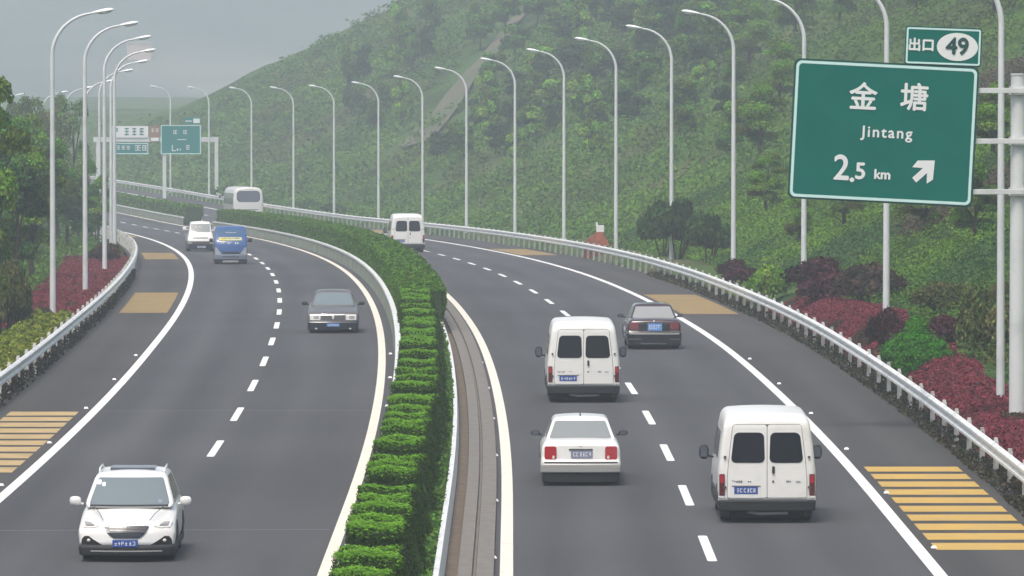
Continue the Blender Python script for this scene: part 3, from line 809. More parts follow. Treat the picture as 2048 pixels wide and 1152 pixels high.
    t = MB(); t.tube([(-.38, .1, .22), (-.15, .05, .19), (.42, .05, .20)], [.03, .035, .03], 8); t.build('tow_bar', M['silver'], r)
    wheels(r, L, 1.88, .95, 3.95, .34, .21); arches(r, 1.9, (.95, 3.95), .34, .34, wf)
    plate(r, rear, -.42, .585, .725, .235, M['plate'], seed=seed)
    for s in (-1, 1): gpatch('headlamp', M['headlamp'], r, front, *((.55, .88) if s > 0 else (-.88, -.55)), .62, .82, .03, .01, nx=3)
    return r
place(make_van(True, 5), 1535, 129.6, 4.9, False, 'nearest white panel van, with wide dark rear windows, driving in the outer right lane', 'van', 'white vans seen from behind')
v2 = make_van(True, 21); place(v2, 1167.5, 175.2, 4.9, False, 'white panel van directly ahead of the white sedan, long black bumper', 'van', 'white vans seen from behind')
v3 = make_van(False, 33); place(v3, 816, 373.0, 4.9, False, 'small distant white van half hidden behind the median hedge', 'van', 'white vans seen from behind')

# ---- saloon cars
def make_sedan(paint, lower, rearview, spec):
    r = empty('sedan_car'); L = spec.get('L', 4.55); hw = spec.get('hw', .875); rf = spec.get('roof', 1.42)
    yr = lambda x, z: (.07 if z > .55 else 0)+.05*max(0, z-.55)+.075*x*x
    fr = lf([(0, .04), (.35, 0), (.6, .05), (.75, .16), (1, .6)])
    yf = lambda x, z: L-fr(z)-.13*x*x
    wf = lf([(.15, hw-.05), (.45, hw), (.75, hw-.015), (1.0, hw-.075)])
    zt = lf([(0, .90), (.15, .955), (.7, .99), (L/2, .97), (L-1.3, .93), (L-.5, .82), (L-.1, .72), (L, .69)])
    loft('body', paint, r, yr, yf, wf, .24, zt, L, r=.08, crown=.02, endr=.07, nm=14)
    rear = lambda a, z, o: (a, yr(a, z)-o, z); front = lambda a, z, o: (a, yf(a, z)+o, z)
    cr = lf([(.9, .52), (rf, 1.25), (rf+.3, 1.6)]); cf = lf([(.85, L-1.12), (rf, L-1.98), (rf+.3, L-2.5)])
    cyr = lambda x, z: cr(z)+.10*x*x; cyf = lambda x, z: cf(z)-.16*x*x
    cw = lf([(.8, hw-.09), (.97, hw-.12), (rf, hw-.29), (rf+.3, hw-.4)])
    cab = loft('cabin', paint, r, cyr, cyf, cw, .88, lambda y: rf, L, r=.055, crown=.03, endr=.035, nm=6)
    crear = lambda a, z, o: (a, cyr(a, z)-o, z); cfront = lambda a, z, o: (a, cyf(a, z)+o, z)
    ww = lambda z: cw(z)-.065
    gpatch('rear_window', spec.get('rglass', M['glassgrey']), cab, crear, lambda z: -ww(z), ww, .995, rf-.07, .03, .008)
    gpatch('windscreen', spec.get('fglass', M['glasspale']), cab, cfront, lambda z: -ww(z), ww, .93, rf-.06, .03, .008)
    for s in (-1, 1):
        side = lambda a, z, o, s=s: (s*(cw(z)+o), a, z)
        gpatch('side_window', M['glassdark'], cab, side, lambda z: cr(z)+.35, 2.2, 1.0, rf-.09, .03, .006)
        gpatch('side_window', M['glassdark'], cab, side, 2.26, lambda z: cf(z)-.25, 1.0, rf-.09, .03, .006)
        bs = lambda a, z, o, s=s: (s*(wf(z)+o), a, z)
        gpatch('side_trim', lower, r, bs, .5, L-.5, .30, .40, .02, .012)
        mirror(r, s*(hw+.10), L-1.55, .98, spec.get('mir', M['plastic']), (.20, .12, .12), .05)
    wheels(r, L, 2*hw-.06, .95, L-.92, .31, .19); arches(r, 2*hw, (.95, L-.92), .31, .24, wf)
    t = MB(); t.box(0, L/2, .19, 2*hw-.35, L-.7, .16); t.build('underbody', M['plastic'], r)
    return r, yr, yf, wf, rear, front, L, hw
# white sedan, rear view
r, yr, yf, wf, rear, front, L, hw = make_sedan(M['carwhite'], M['silver'], True, dict(rglass=M['glassgrey']))
loft('rear_bumper', M['silver'], r, lambda x, z: -.07+.07*x*x, lambda x, z: .45, lf([(.1, hw-.01), (.5, hw+.01)]), .28, lambda y: .49, .45, r=.035, endr=.05, crown=0, nm=2)
loft('lower_skirt', M['plastic'], r, lambda x, z: -.03+.07*x*x, lambda x, z: .5, lf([(.0, hw-.04), (.5, hw-.02)]), .07, lambda y: .285, .5, r=.02, endr=.03, crown=0, nm=2)
gpatch('bumper_gap', M['plastic'], r, rear, -.80, .80, .485, .515, .008, .03)
gpatch('trunk_panel', M['vanwhite'], r, rear, -.52, .52, .56, .86, .02, .012)
for s in (-1, 1):
    a, b = (.53, .79) if s > 0 else (-.79, -.53)
    tl = gpatch('tail_lamp', M['red'], r, rear, a, b, .56, .85, .04, .025, nx=4)
    gpatch('reversing_lamp', M['headlamp'], tl, rear, *((a+.04, a+.09) if s > 0 else (b-.09, b-.04)), .58, .65, .02, .032, nx=2)
plate(r, rear, 0.02, .60, .755, .235, M['plategrey'], seed=8)
gpatch('plate_bar', M['darkgrey'], r, rear, -.26, .26, .765, .80, .01, .03, nx=4)
smudge(r, rear, .0, .835, .06, .05, M['darkgrey'], 2, n=2)
t = MB(); t.tube([(0, 1.35, 1.44), (0, 1.22, 1.58)], [.02, .006], 8); t.build('antenna', M['darkgrey'], r)
place(r, 1162, 141.0, L, False, 'white sedan with bright red tail lamps and silver bumper behind the white van', 'car', 'cars on the highway')
# dark sedan, rear view
r, yr, yf, wf, rear, front, L, hw = make_sedan(M['carbrown'], M['carblack'], True, dict(rglass=M.setdefault('glassfog', mat('hazy_glass', (.30, .31, .31), .2)), roof=1.41))
gpatch('rear_panel', M['carblack'], r, rear, -.50, .52, .58, .80, .03, .012)
for s in (-1, 1):
    a, b = (.50, .79) if s > 0 else (-.79, -.50)
    tl = gpatch('tail_lamp', M.setdefault('lampmaroon', mat('tail_lamp_maroon', (.20, .035, .05), .25, coat=.8)), r, rear, a, b, .64, .87, .05, .025, nx=4)
plate(r, rear, .02, .60, .83, .23, M['platepale'], seed=4)
t = MB(); q = rear(0, .88, .02); t.ellipsoid(q, (.035, .015, .045), 10, 6); t.build('emblem', M['chrome'], r, smooth=True)
loft('rear_bumper', M['carblack'], r, lambda x, z: -.05+.07*x*x, lambda x, z: .5, lf([(.1, hw-.02), (.55, hw+.01)]), .12, lambda y: .56, .5, r=.04, endr=.05, crown=0, nm=2)
rb = lambda a, z, o: (a, -.05+.07*a*a-o, z)
gpatch('chrome_strip', M['silver'], r, rb, -.80, .80, .48, .535, .02, .012)
for s in (-1, 1): gpatch('reflector', M['darkgrey'], r, rb, *((.50, .82) if s > 0 else (-.82, -.42)), .315, .35, .01, .01, nx=4)
gpatch('diffuser', M['darkgrey'], r, rb, -.45, .38, .17, .21, .015, .012, nx=6)
place(r, 1309, 208.0, L, False, 'dark maroon sedan with blue number plate beside the yellow rumble strip', 'car', 'cars on the highway')
# champagne sedan coming towards the camera
r, yr, yf, wf, rear, front, L, hw = make_sedan(M['cargrey'], M['carnavy'], False, dict(fglass=M['glasspale'], hw=.88, roof=1.40))
loft('front_bumper', M['carnavy'], r, lambda x, z: L-.9, lambda x, z: L+.04-.11*x*x-(.04 if z > .38 else 0), lf([(.1, hw-.02), (.5, hw+.01)]), .10, lambda y: .44, L, r=.04, endr=.05, crown=0, nm=2)
fbm = lambda a, z, o: (a, L+.04-.11*a*a-(.04 if z > .38 else 0)+o, z)
gpatch('grille', M['darkgrey'], r, front, -.40, .40, .46, .63, .03, .012)
g = gpatch('grille_trim', M['chrome'], r, front, -.42, .42, .625, .645, .008, .02)
t = MB(); q = front(0, .55, .025); t.ellipsoid(q, (.045, .02, .085), 12, 8); t.build('emblem', M['mark'], r, smooth=True)
for s in (-1, 1):
    a, b = (.43, .79) if s > 0 else (-.79, -.43)
    hl = gpatch('headlamp', M['headlamp'], r, front, a, b, .45, .64, .04, .02, nx=5)
    gpatch('reflector', M['headlampd'], hl, front, a+.06, b-.12, .49, .60, .03, .026, nx=3)
    fl = gpatch('fog_lamp', M['plastic'], r, fbm, *((.48, .68) if s > 0 else (-.68, -.48)), .12, .22, .03, .012, nx=3)
    gpatch('lens', M['headlamp'], fl, fbm, *((.54, .62) if s > 0 else (-.62, -.54)), .14, .19, .02, .02, nx=2)
plate(r, fbm, 0, .235, .335, .215, M['platepale'], seed=9)
place(r, 666, 221.8, L, True, 'champagne and navy sedan with pale windscreen coming along the left carriageway', 'car', 'cars on the highway')

# ---- white crossover coming towards the camera
def make_suv():
    r = empty('crossover_car'); L = 4.4; hw = .90
    fr = lf([(.2, .04), (.36, 0), (.55, .03), (.72, .14), (.9, .6)])
    yr = lambda x, z: .1*x*x+.08*max(0, z-.6); yf = lambda x, z: L-fr(z)-.26*x*x
    wf = lf([(.25, hw-.03), (.5, hw), (.85, hw-.02), (1.1, hw-.09)])
    zt = lf([(0, 1.03), (1.5, 1.03), (L-1.35, .99), (L-.9, .93), (L-.45, .84), (L-.12, .735), (L, .70)])
    body = loft('body', M['carwhite'], r, yr, yf, wf, .29, zt, L, r=.11, crown=.045, endr=.07, nm=20)
    rf = 1.56
    cr = lf([(.9, .18), (1.3, .40), (rf, .75), (2, 1.5)]); cf = lf([(.85, L-1.0), (.95, L-1.12), (rf-.12, L-1.82), (rf, L-2.1), (2, L-3)])
    cyr = lambda x, z: cr(z)+.12*x*x; cyf = lambda x, z: cf(z)-.20*x*x
    cw = lf([(.85, hw-.06), (1.05, hw-.09), (rf, hw-.26), (2, hw-.4)])
    cab = loft('cabin', M['carwhite'], r, cyr, cyf, cw, .93, lambda y: rf-.03 if y > L-2.4 or y < .8 else rf, L, r=.07, crown=.035, endr=.05, nm=6)
    cf_ = lambda a, z, o: (a, cyf(a, z)+o, z)
    ww = lambda z: cw(z)-.075
    ws = gpatch('windscreen', M['glasspale'], cab, cf_, lambda z: -ww(z), ww, .985, rf-.11, .035, .008)
    gpatch('wiper_cowl', M['plastic'], cab, cf_, -.72, .74, .955, .985, .01, .014)
    # inspection stickers on the glass
    gpatch('sticker', M['mark'], ws, cf_, .55, .63, 1.33, 1.41, .008, .012, nx=2)
    gpatch('sticker', M['mark'], ws, cf_, .47, .53, 1.30, 1.37, .008, .012, nx=2)
    gpatch('sticker', M['plategrey'], ws, cf_, -.60, -.53, 1.02, 1.07, .008, .012, nx=2)
    t = MB(); t.add([(-.42, 1.15, rf+.036), (.42, 1.15, rf+.036), (.42, 1.94, rf+.034), (-.42, 1.94, rf+.034), (-.42, 1.15, rf-.03), (.42, 1.15, rf-.03), (.42, 1.94, rf-.03), (-.42, 1.94, rf-.03)],
                    [(0, 1, 2, 3), (4, 5, 6, 7), (0, 1, 5, 4), (1, 2, 6, 5), (2, 3, 7, 6), (3, 0, 4, 7)]); t.build('sunroof', M['glassmid'], cab)
    for s in (-1, 1):
        side = lambda a, z, o, s=s: (s*(cw(z)+o), a, z)
        gpatch('side_window', M['glassdark'], cab, side, lambda z: cr(z)+.4, 1.75, 1.05, rf-.10, .03, .006)
        gpatch('side_window', M['glassdark'], cab, side, 1.80, lambda z: cf(z)-.32, 1.05, rf-.10, .03, .006)
        t = MB(); t.tube([(s*.60, .95, rf+.0), (s*.61, 1.1, rf+.04), (s*.61, 2.0, rf+.03), (s*.60, 2.25, rf-.03)], .02, 8); t.build('roof_rail', M['carwhite'], cab, smooth=True)
        mirror(r, s*(hw+.13), L-1.62, 1.03, M['carwhite'], (.22, .14, .17), .04)
    for s in (-1, 1):      # bonnet shut lines
        pts = []
        for k in range(9):
            t_ = k/8; y_ = L-1.25+1.12*t_; x_ = .70-.27*t_; pts.append((s*x_, y_, zt(y_)+.045*(1-(x_/.79)**2)+.002))
        t = MB(); t.tube(pts, .007, 6); t.build('bonnet_gap', M['darkgrey'], r)
    # front fascia; pts are on the car's own left, mirrored for the other side
    fr_ = lambda a, z, o: (a, yf(a, z)+o, z)
    gpatch('grille', M['carnavy'], r, fr_, lambda z: -lf([(.44, .24), (.52, .34), (.66, .43)])(z), lambda z: lf([(.44, .24), (.52, .34), (.66, .43)])(z), .44, .655, .03, .014)
    for z in (.50, .56, .61): gpatch('grille_bar', M['darkgrey'], r, fr_, -.26-(z-.5)*.8, .26+(z-.5)*.8, z, z+.012, .004, .022)
    gpatch('grille_trim', M['chrome'], r, fr_, -.40, .40, .668, .69, .01, .022)
    smudge(r, fr_, 0, .70, .34, .02, M['darkgrey'], 5, 'bonnet_lettering', n=7)
    for s in (-1, 1):
        P = [(.50, .66), (.62, .63), (.80, .64), (.835, .74), (.80, .80), (.66, .76)]
        hl = ppatch('headlamp', M['headlamp'], r, fr_, [(s*a, z) for a, z in P], .014)
        P = [(.60, .68), (.76, .68), (.79, .74), (.68, .73)]
        ppatch('reflector', M['headlampd'], hl, fr_, [(s*a, z) for a, z in P], .020)
        P = [(.44, .315), (.84, .315), (.83, .42), (.78, .475), (.70, .48), (.60, .41)]
        fl = ppatch('fog_lamp_recess', M['plastic'], r, fr_, [(s*a, z) for a, z in P], .016)
        ppatch('recess_trim', M['chrome'], fl, fr_, [(s*a, z) for a, z in ((.44, .30), (.84, .30), (.84, .316), (.44, .316))], .022)
        t = MB(); q = fr_(s*.70, .40, .02); t.ellipsoid(q, (.035, .015, .03), 12, 6); t.build('fog_lamp', M['headlamp'], fl, smooth=True)
    loft('front_bumper', M['plastic'], r, lambda x, z: .0+.1*x*x-.02, lambda x, z: L+.035-.24*x*x, lf([(.1, hw-.03), (.4, hw+.01)]), .12, lambda y: .305, L, r=.03, endr=.05, crown=0, nm=4)
    fb = lambda a, z, o: (a, L+.035-.24*a*a+o, z)
    gpatch('chrome_strip', M['silver'], r, fb, -.66, .66, .195, .22, .01, .012)
    plate(r, lambda a, z, o: (a, L+.0-.05*a*a+o, z), .02, .285, .415, .235, M['plate'], seed=6, off=.04)
    wheels(r, L, 2*hw-.03, .85, L-.95, .335, .22); arches(r, 2*hw, (.85, L-.95), .335, .30, wf)
    t = MB(); t.box(0, L/2, .2, 1.3, L-.8, .18); t.build('underbody', M['plastic'], r)
    return r, L
r, L = make_suv(); place(r, 251, 119.5, L, True, 'white crossover with blue number plate and sunroof in the near left lane', 'car', 'cars on the highway', yaw=R(.5))

# ---- blue microvan
r = empty('minivan'); L = 3.8; hw = .84
fr = lf([(.2, .03), (.4, 0), (1.0, .10), (1.2, .18), (1.75, .75), (2, 1.2)])
yr = lambda x, z: .05*x*x; yf = lambda x, z: L-fr(z)-.14*x*x
wf = lf([(.2, hw-.02), (.6, hw), (1.1, hw-.01), (1.9, hw-.08)])
loft('body', M['carblue'], r, yr, yf, wf, .25, lf([(0, 1.88), (2, 1.92), (L, 1.9)]), L, r=.06, crown=.02, endr=.05)
fm = lambda a, z, o: (a, yf(a, z)+o, z)
ws = gpatch('windscreen', M.setdefault('glassblue', mat('blue_tinted_windscreen', (.04, .10, .20), .15)), r, fm, -.66, .66, 1.42, 1.80, .06, .008)
smudge(ws, fm, .0, 1.60, .55, .09, M['mark'], 12, 'dashboard_items', n=6, off=.014)
bn = gpatch('banner', M['banner'], r, fm, -.56, .62, 1.21, 1.37, .02, .014)
smudge(bn, fm, .0, 1.30, .9, .08, M['markdark'], 13, 'lettering', n=11, off=.02)
smudge(r, fm, -.30, 1.08, .22, .11, M['mark'], 14, 'lettering', n=2, off=.016); smudge(r, fm, .06, 1.08, .22, .11, M['mark'], 15, 'lettering', n=3, off=.016); smudge(r, fm, .42, 1.08, .2, .11, M['mark'], 16, 'lettering', n=2, off=.016)
for s in (-1, 1):
    ppatch('headlamp', M['headlampd'], r, fm, [(s*.48, .52), (s*.80, .50), (s*.80, .88), (s*.70, .84)], .016)
    gpatch('side_window', M['glassdark'], r, lambda a, z, o, s=s: (s*(wf(z)+o), a, z), .5, 2.9, 1.25, 1.7, .05, .006)
    mirror(r, s*1.0, L-.75, 1.22, M['plastic'], (.2, .1, .2), .08)
gpatch('grille', M['plastic'], r, fm, -.44, .44, .53, .64, .02, .012)
loft('front_bumper', M.setdefault('bluegrey', mat('blue_grey_bumper', (.16, .19, .24), .5)), r, lambda x, z: L-.6, lambda x, z: L+.05-.14*x*x, lf([(.1, hw), (.6, hw+.01)]), .24, lambda y: .50, L, r=.03, endr=.05, crown=0, nm=2)
fb = lambda a, z, o: (a, L+.05-.14*a*a+o, z)
smudge(r, fb, .0, .39, .8, .08, M['markdark'], 17, 'bumper_vent', n=8, off=.014)
loft('lower_skirt', M['plastic'], r, lambda x, z: .2, lambda x, z: L+.0-.14*x*x, lf([(.0, hw), (.6, hw)]), .08, lambda y: .25, L, r=.02, endr=.03, crown=0, nm=3)
gpatch('lower_strip', M['silver'], r, lambda a, z, o: (a, L-.14*a*a+o, z), -.38, .42, .10, .20, .02, .05)
wheels(r, L, 1.66, .7, L-.6, .28, .17); arches(r, 1.68, (.7, L-.6), .28, .25, wf)
place(r, 461.5, 331.5, L, True, 'small blue minivan with yellow banner and white characters across its front', 'van')

# ---- small white truck beside it
r = empty('small_truck'); L = 4.2; hw = .80
yf = lambda x, z: L-lf([(.2, 0), (.6, 0), (1.05, .25), (1.2, .35), (1.7, .75), (2, 1)])(z)-.12*x*x; yr2 = lambda x, z: L-1.9
wf = lf([(.5, .78), (.9, .72), (1.1, .66), (1.7, .58)])
cab = loft('cab', M['carwhite'], r, yr2, yf, wf, .52, lf([(0, 1.72), (L, 1.72)]), L, r=.07, crown=.03)
fm = lambda a, z, o: (a, yf(a, z)+o, z)
ws = gpatch('windscreen', M['glassgrey'], cab, fm, -.56, .56, 1.12, 1.60, .05, .008)
smudge(ws, fm, .1, 1.38, .4, .22, M['mark'], 31, 'dashboard_items', n=4, off=.014)
gpatch('grille_slot', M['plastic'], cab, fm, -.46, .46, .76, .81, .02, .012)
loft('chassis', M['darkgrey'], r, lambda x, z: 0, lambda x, z: L+.03-.1*x*x, lf([(.1, hw), (.6, hw)]), .18, lambda y: .60, L, r=.04, endr=.05, crown=0, nm=3)
fb = lambda a, z, o: (a, L+.03-.1*a*a+o, z)
gpatch('lower_bumper', M['carnavy'], r, fb, -.66, .70, .10, .42, .04, .02)
plate(r, fb, -.05, .20, .33, .26, M['plategrey'], seed=19, off=.04)
for s in (-1, 1):
    gpatch('headlamp', M['headlampd'], r, fb, *((.5, .76) if s > 0 else (-.76, -.5)), .44, .57, .03, .02, nx=3)
    mirror(r, s*.92, L-.8, 1.32, M['carwhite'], (.24, .1, .2), .12)
t = MB(); 
for x, y, sx, sy in ((-.78, 1.05, .04, 2.1), (.78, 1.05, .04, 2.1), (0, .02, 1.56, .04), (0, 2.1, 1.56, .04)): t.box(x, y, .82, sx, sy, .42)
t.box(0, 1.05, .62, 1.56, 2.1, .04); t.build('cargo_bed', M['silver'], r)
wheels(r, L, 1.6, .7, L-.8, .29, .17)
place(r, 401, 377, L, True, 'small white pickup truck partly hidden behind the blue minivan', 'truck')

# ---- coach
r = empty('coach'); L = 11.5; hw = 1.25
yr = lambda x, z: .06*x*x+.10*max(0, z-1.9); yf = lambda x, z: L-.12*max(0, z-1)-.1*x*x
wf = lf([(.3, 1.22), (.8, 1.25), (2.2, 1.25), (3.2, 1.12)])
loft('body', M.setdefault('coachwhite', mat('coach_white', (.72, .71, .69), .35, coat=.4)), r, yr, yf, wf, .35, lambda y: 3.13, L, r=.26, crown=.06, endr=.16)
rm = lambda a, z, o: (a, yr(a, z)-o, z)
gpatch('rear_window', M['glassmid'], r, rm, -.98, .98, 1.95, 2.88, .30, .012)
gpatch('engine_vent', M['darkgrey'], r, rm, -.80, .85, 1.28, 1.34, .02, .012)
gpatch('rear_panel', M['vanwhite'], r, rm, -1.0, 1.0, .7, 1.22, .06, .01)
smudge(r, rm, .1, 3.02, .6, .06, M['plategrey'], 22, 'roof_marker', n=5, off=.02)
for s in (-1, 1):
    sd = lambda a, z, o, s=s: (s*(wf(z)+o), a, z)
    gpatch('side_window', M.setdefault('coachglass', mat('coach_side_glass', (.17, .19, .19), .2)), r, sd, .5, L-.8, 1.75, 2.65, .12, .01, nx=20)
    gpatch('tail_lamp', M['red'], r, rm, *((.95, 1.12) if s > 0 else (-1.12, -.95)), .75, 1.15, .04, .02, nx=3)
    mirror(r, s*1.55, L-.1, 2.35, M['coachwhite'], (.25, .15, .4), .25)
loft('rear_bumper', M['silver'], r, lambda x, z: -.05+.06*x*x, lambda x, z: .6, lf([(.1, 1.24), (.7, 1.25)]), .32, lambda y: .62, .6, r=.05, endr=.06, crown=0, nm=2)
wheels(r, L, 2.46, 2.6, L-2.6, .50, .28); arches(r, 2.5, (2.6, L-2.6), .5, .36, wf)
place(r, 497, 540, L, False, 'white coach with rounded dark rear window beyond the hedge', 'coach')

# ------------------------------------------------------------------ vegetation
def unit(a): return a/np.maximum(np.linalg.norm(a, axis=-1, keepdims=True), 1e-9)
def leaf_object(name, Cn, Nn, size, col, parent=None, aspect=.6, m=None):
    """one mesh of small leaf faces: centres, face normals, sizes and colours"""
    n = len(Cn); size = np.broadcast_to(np.asarray(size, float), (n,))
    rnd = unit(RNG.normal(size=(n, 3))); t = unit(np.cross(Nn, rnd)); b = np.cross(Nn, t)
    s = size[:, None]
    V = np.stack([Cn-t*s-b*s*aspect*.5, Cn+t*s*.2-b*s*aspect, Cn+t*s*1.1, Cn+t*s*.1+b*s*aspect], 1).reshape(-1, 3)
    me = bpy.data.meshes.new(name)
    me.vertices.add(4*n); me.loops.add(4*n); me.polygons.add(n)
    me.vertices.foreach_set('co', V.astype(np.float32).ravel())
    me.loops.foreach_set('vertex_index', np.arange(4*n, dtype=np.int32))
    me.polygons.foreach_set('loop_start', np.arange(0, 4*n, 4, dtype=np.int32))
    try: me.polygons.foreach_set('loop_total', np.full(n, 4, dtype=np.int32))
    except Exception: pass
    me.update(calc_edges=True)
    at_ = me.color_attributes.new('tint', 'FLOAT_COLOR', 'POINT')
    cc = np.repeat(np.concatenate([np.clip(col, 0, 1), np.ones((n, 1))], 1), 4, 0)
    at_.data.foreach_set('color', cc.astype(np.float32).ravel())
    me.materials.append(m or M['leaf'])
    o = bpy.data.objects.new(name, me); C.objects.link(o)
    if parent: o.parent = parent
    return o
def tints(n, base, var=.25, hue=.12):
    base = np.asarray(base, float)
    k = np.exp(RNG.normal(size=(n, 1))*var); h = np.exp(RNG.normal(size=(n, 3))*hue)
    return base*k*h
def blob(n, c, r, up=.35, shell=.55):
    """leaf centres and normals through an ellipsoid's outer part"""
    q = unit(RNG.normal(size=(n, 3))); q[:, 2] = np.where(q[:, 2] < -.35, -q[:, 2], q[:, 2])
    rad = shell+(1-shell)*RNG.random((n, 1))**.6
    P = np.asarray(c)+q*rad*np.asarray(r)*(1+.10*RNG.normal(size=(n, 1)))
    N = unit(q+np.array([0, 0, up])+.65*RNG.normal(size=(n, 3)))
    return P, N
def crown(lobes, per, leaf, base, parent, name='crown'):
    Ps, Ns, Cs = [], [], []
    for c, r, k in lobes:
        n = int(per*(r[0]*r[1]+r[0]*r[2]+.1)); P, N = blob(n, c, r); Ps.append(P); Ns.append(N)
        lob = np.asarray(base)*k*np.exp(RNG.normal(size=3)*.10)
        Cs.append(tints(n, lob))
    P = np.concatenate(Ps); N = np.concatenate(Ns)
    return leaf_object(name, P, N, leaf*(.7+.6*RNG.random(len(P))), np.concatenate(Cs), parent)
def make_tree(name, h, spread, base, leaf, per, seed, slim=1.0):
    rr = random.Random(seed); r = empty(name)
    tb = MB(); lean = rr.uniform(-.3, .3)
    spine = [(0, 0, -.4), (lean*.2, .05, h*.25), (lean*.6, .0, h*.5), (lean, .1, h*.8)]
    tb.tube(spine, [h*.028, h*.022, h*.015, h*.006], 8); tb.build('trunk', M['bark'], r, smooth=True)
    lobes = []; lb = MB()
    for i in range(15):
        a = rr.uniform(0, 6.28); t = rr.uniform(.28, .98); rad = spread*(1-abs(t-.5)**1.6*1.5)*rr.uniform(.3, .85)
        c = (math.cos(a)*rad+lean*t, math.sin(a)*rad, h*t)
        s = spread*rr.uniform(.28, .50); lobes.append((c, (s, s, s*rr.uniform(.7, 1.05)*slim), rr.choice((.6, .8, 1, 1.25, 1.5))))
        if i < 7: lb.tube([(lean*t*.6, 0, h*t*.6), (c[0]*.6, c[1]*.6, h*t*.85), c], [h*.010, h*.006, h*.003], 6)
    lb.build('limb', M['bark'], r)
    crown(lobes, per, leaf, base, r); return r
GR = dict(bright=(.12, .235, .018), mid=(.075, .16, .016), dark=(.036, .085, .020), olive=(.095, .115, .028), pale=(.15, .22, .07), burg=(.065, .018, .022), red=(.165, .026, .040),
          lime=(.18, .22, .02), brown=(.055, .035, .025), hedge=(.090, .205, .012))
def make_shrub(name, base, leaf=.07, per=260, seed=1, w=1.0, shape='dome'):
    """dome about 2 wide and 1 tall, root at its foot"""
    rr = random.Random(seed); r = empty(name)
    sb = MB()
    for i in range(5):
        a = rr.uniform(0, 6.28); sb.tube([(0, 0, -.15), (math.cos(a)*.3, math.sin(a)*.3, .3), (math.cos(a)*.6, math.sin(a)*.6, .7)], [.035, .025, .01], 6)
    sb.build('stem', M['bark'], r)
    lobes = []
    if shape == 'dome':
        for i in range(13):
            a = rr.uniform(0, 6.28); rad = rr.uniform(.1, .68); s = rr.uniform(.28, .42)
            lobes.append(((math.cos(a)*rad, math.sin(a)*rad, .12+.55*(1-rad)*rr.uniform(.6, 1.2)+.05), (s, s, s*.75), rr.choice((.65, .85, 1, 1.2, 1.4))))
    else:
        for q in (1, .97, .93, .88): lobes.append(((0, 0, .10), (.92*q, .92*q, .62*q), .9))
        for z, w_ in ((.16, .92), (.34, .86), (.50, .70), (.62, .48)):
            for i in range(8):
                a = 6.28*i/8+rr.uniform(-.3, .3); s = rr.uniform(.14, .20); lobes.append(((math.cos(a)*(w_-.12), math.sin(a)*(w_-.12), z), (s, s, s*.6), rr.choice((.8, 1, 1.2))))
        [lobes.append(((-.04, 0, .78), (.27, .27, .26), 1.15)) for _ in range(4)]; lobes.append(((0, 0, .5), (.55, .55, .32), 1))
    crown(lobes, per*6, leaf, base, r, 'foliage'); return r
protos = {}
def shrub(kind, u, d, wpx, vtop, label, cat='shrub', group=None, omin=None, name='shrub', o=None):
    s = F/d
    if o is None: o = (u-UH)/s-CX(d)
    if omin is not None: o = max(o, omin) if omin > 0 else min(o, omin)
    if kind in protos: r = copy_tree(protos[kind])
    else:
        spec = SPEC[kind]; r = spec[0](); protos[kind] = r
    x, y, z = TP(o, d); top = HC-(vtop-VH)/s
    hgt = max(.3, top-z)*1.04; H0 = SPEC[kind][1]; W0 = SPEC[kind][2]
    sx = (wpx/s)/W0*1.12
    r.location = (x, y, z-.05); r.scale = (sx, sx, hgt/H0); r.rotation_euler = (0, 0, random.uniform(0, 6.28)); r.name = name
    finish(r, label, cat, group); return r
SPEC = {
 'burg': (lambda: make_shrub('shrub', (.05,.014,.02), .06, 300, 3), .95, 1.9),
 'green': (lambda: make_shrub('shrub', GR['bright'], .06, 240, 4), .95, 1.9),
 'dark': (lambda: make_shrub('shrub', GR['dark'], .07, 260, 5), .95, 1.9),
 'olive': (lambda: make_shrub('shrub', GR['olive'], .04, 420, 6), .95, 1.9),
 'brown': (lambda: make_shrub('shrub', GR['brown'], .06, 200, 8), .95, 1.9),
 'cone': (lambda: make_shrub('shrub', (.05, .20, .010), .032, 600, 7, shape='cone'), 1.04, 1.9),
 'treeA': (lambda: make_tree('tree', 6, 1.9, GR['mid'], .085, 950, 21), 6.4, 4.2),
 'treeB': (lambda: make_tree('tree', 6, 1.6, GR['bright'], .08, 950, 22), 6.4, 3.6),
 'treeC': (lambda: make_tree('tree', 6, 1.7, GR['dark'], .085, 950, 23), 6.4, 3.8),
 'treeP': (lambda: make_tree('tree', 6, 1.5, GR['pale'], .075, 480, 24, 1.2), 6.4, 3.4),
 'hillA': (lambda: make_tree('tree', 5, 2.3, GR['mid'], .22, 130, 31), 5.4, 5.2),
 'hillB': (lambda: make_tree('tree', 5, 2.3, GR['dark'], .22, 130, 32), 5.4, 5.2),
 'hillC': (lambda: make_tree('tree', 5, 2.3, GR['bright'], .22, 130, 33), 5.4, 5.2),
}
# planting beside the right guardrail
shrub('cone', 1832, 185, 140, 634, 'bright green clipped conical bush on the red ground cover', name='clipped_bush')
shrub('burg', 1776, 194, 95, 618, 'burgundy bush just left of the green conical bush', omin=11.7)
shrub('burg', 1892, 191, 125, 630, 'dark burgundy bush behind the right side of the green conical bush')
shrub('burg', 1640, 233, 165, 516, 'largest burgundy bush, on the red bed below the exit sign', omin=11.9)
shrub('brown', 1735, 226, 140, 524, 'brown green bush between the large burgundy bush and the lamp', omin=12.8)
shrub('green', 1545, 247, 100, 530, 'light green bush left of the largest burgundy bush', omin=11.7)
shrub('burg', 1470, 270, 86, 518, 'small round burgundy bush farthest left behind the right guardrail', omin=11.7)
shrub('olive', 1955, 186, 170, 560, 'olive green bush behind the tall lamp and the sign post', omin=14.2)
shrub('olive', 1850, 205, 160, 560, 'loose olive bush uphill of the green conical bush', omin=14.5)
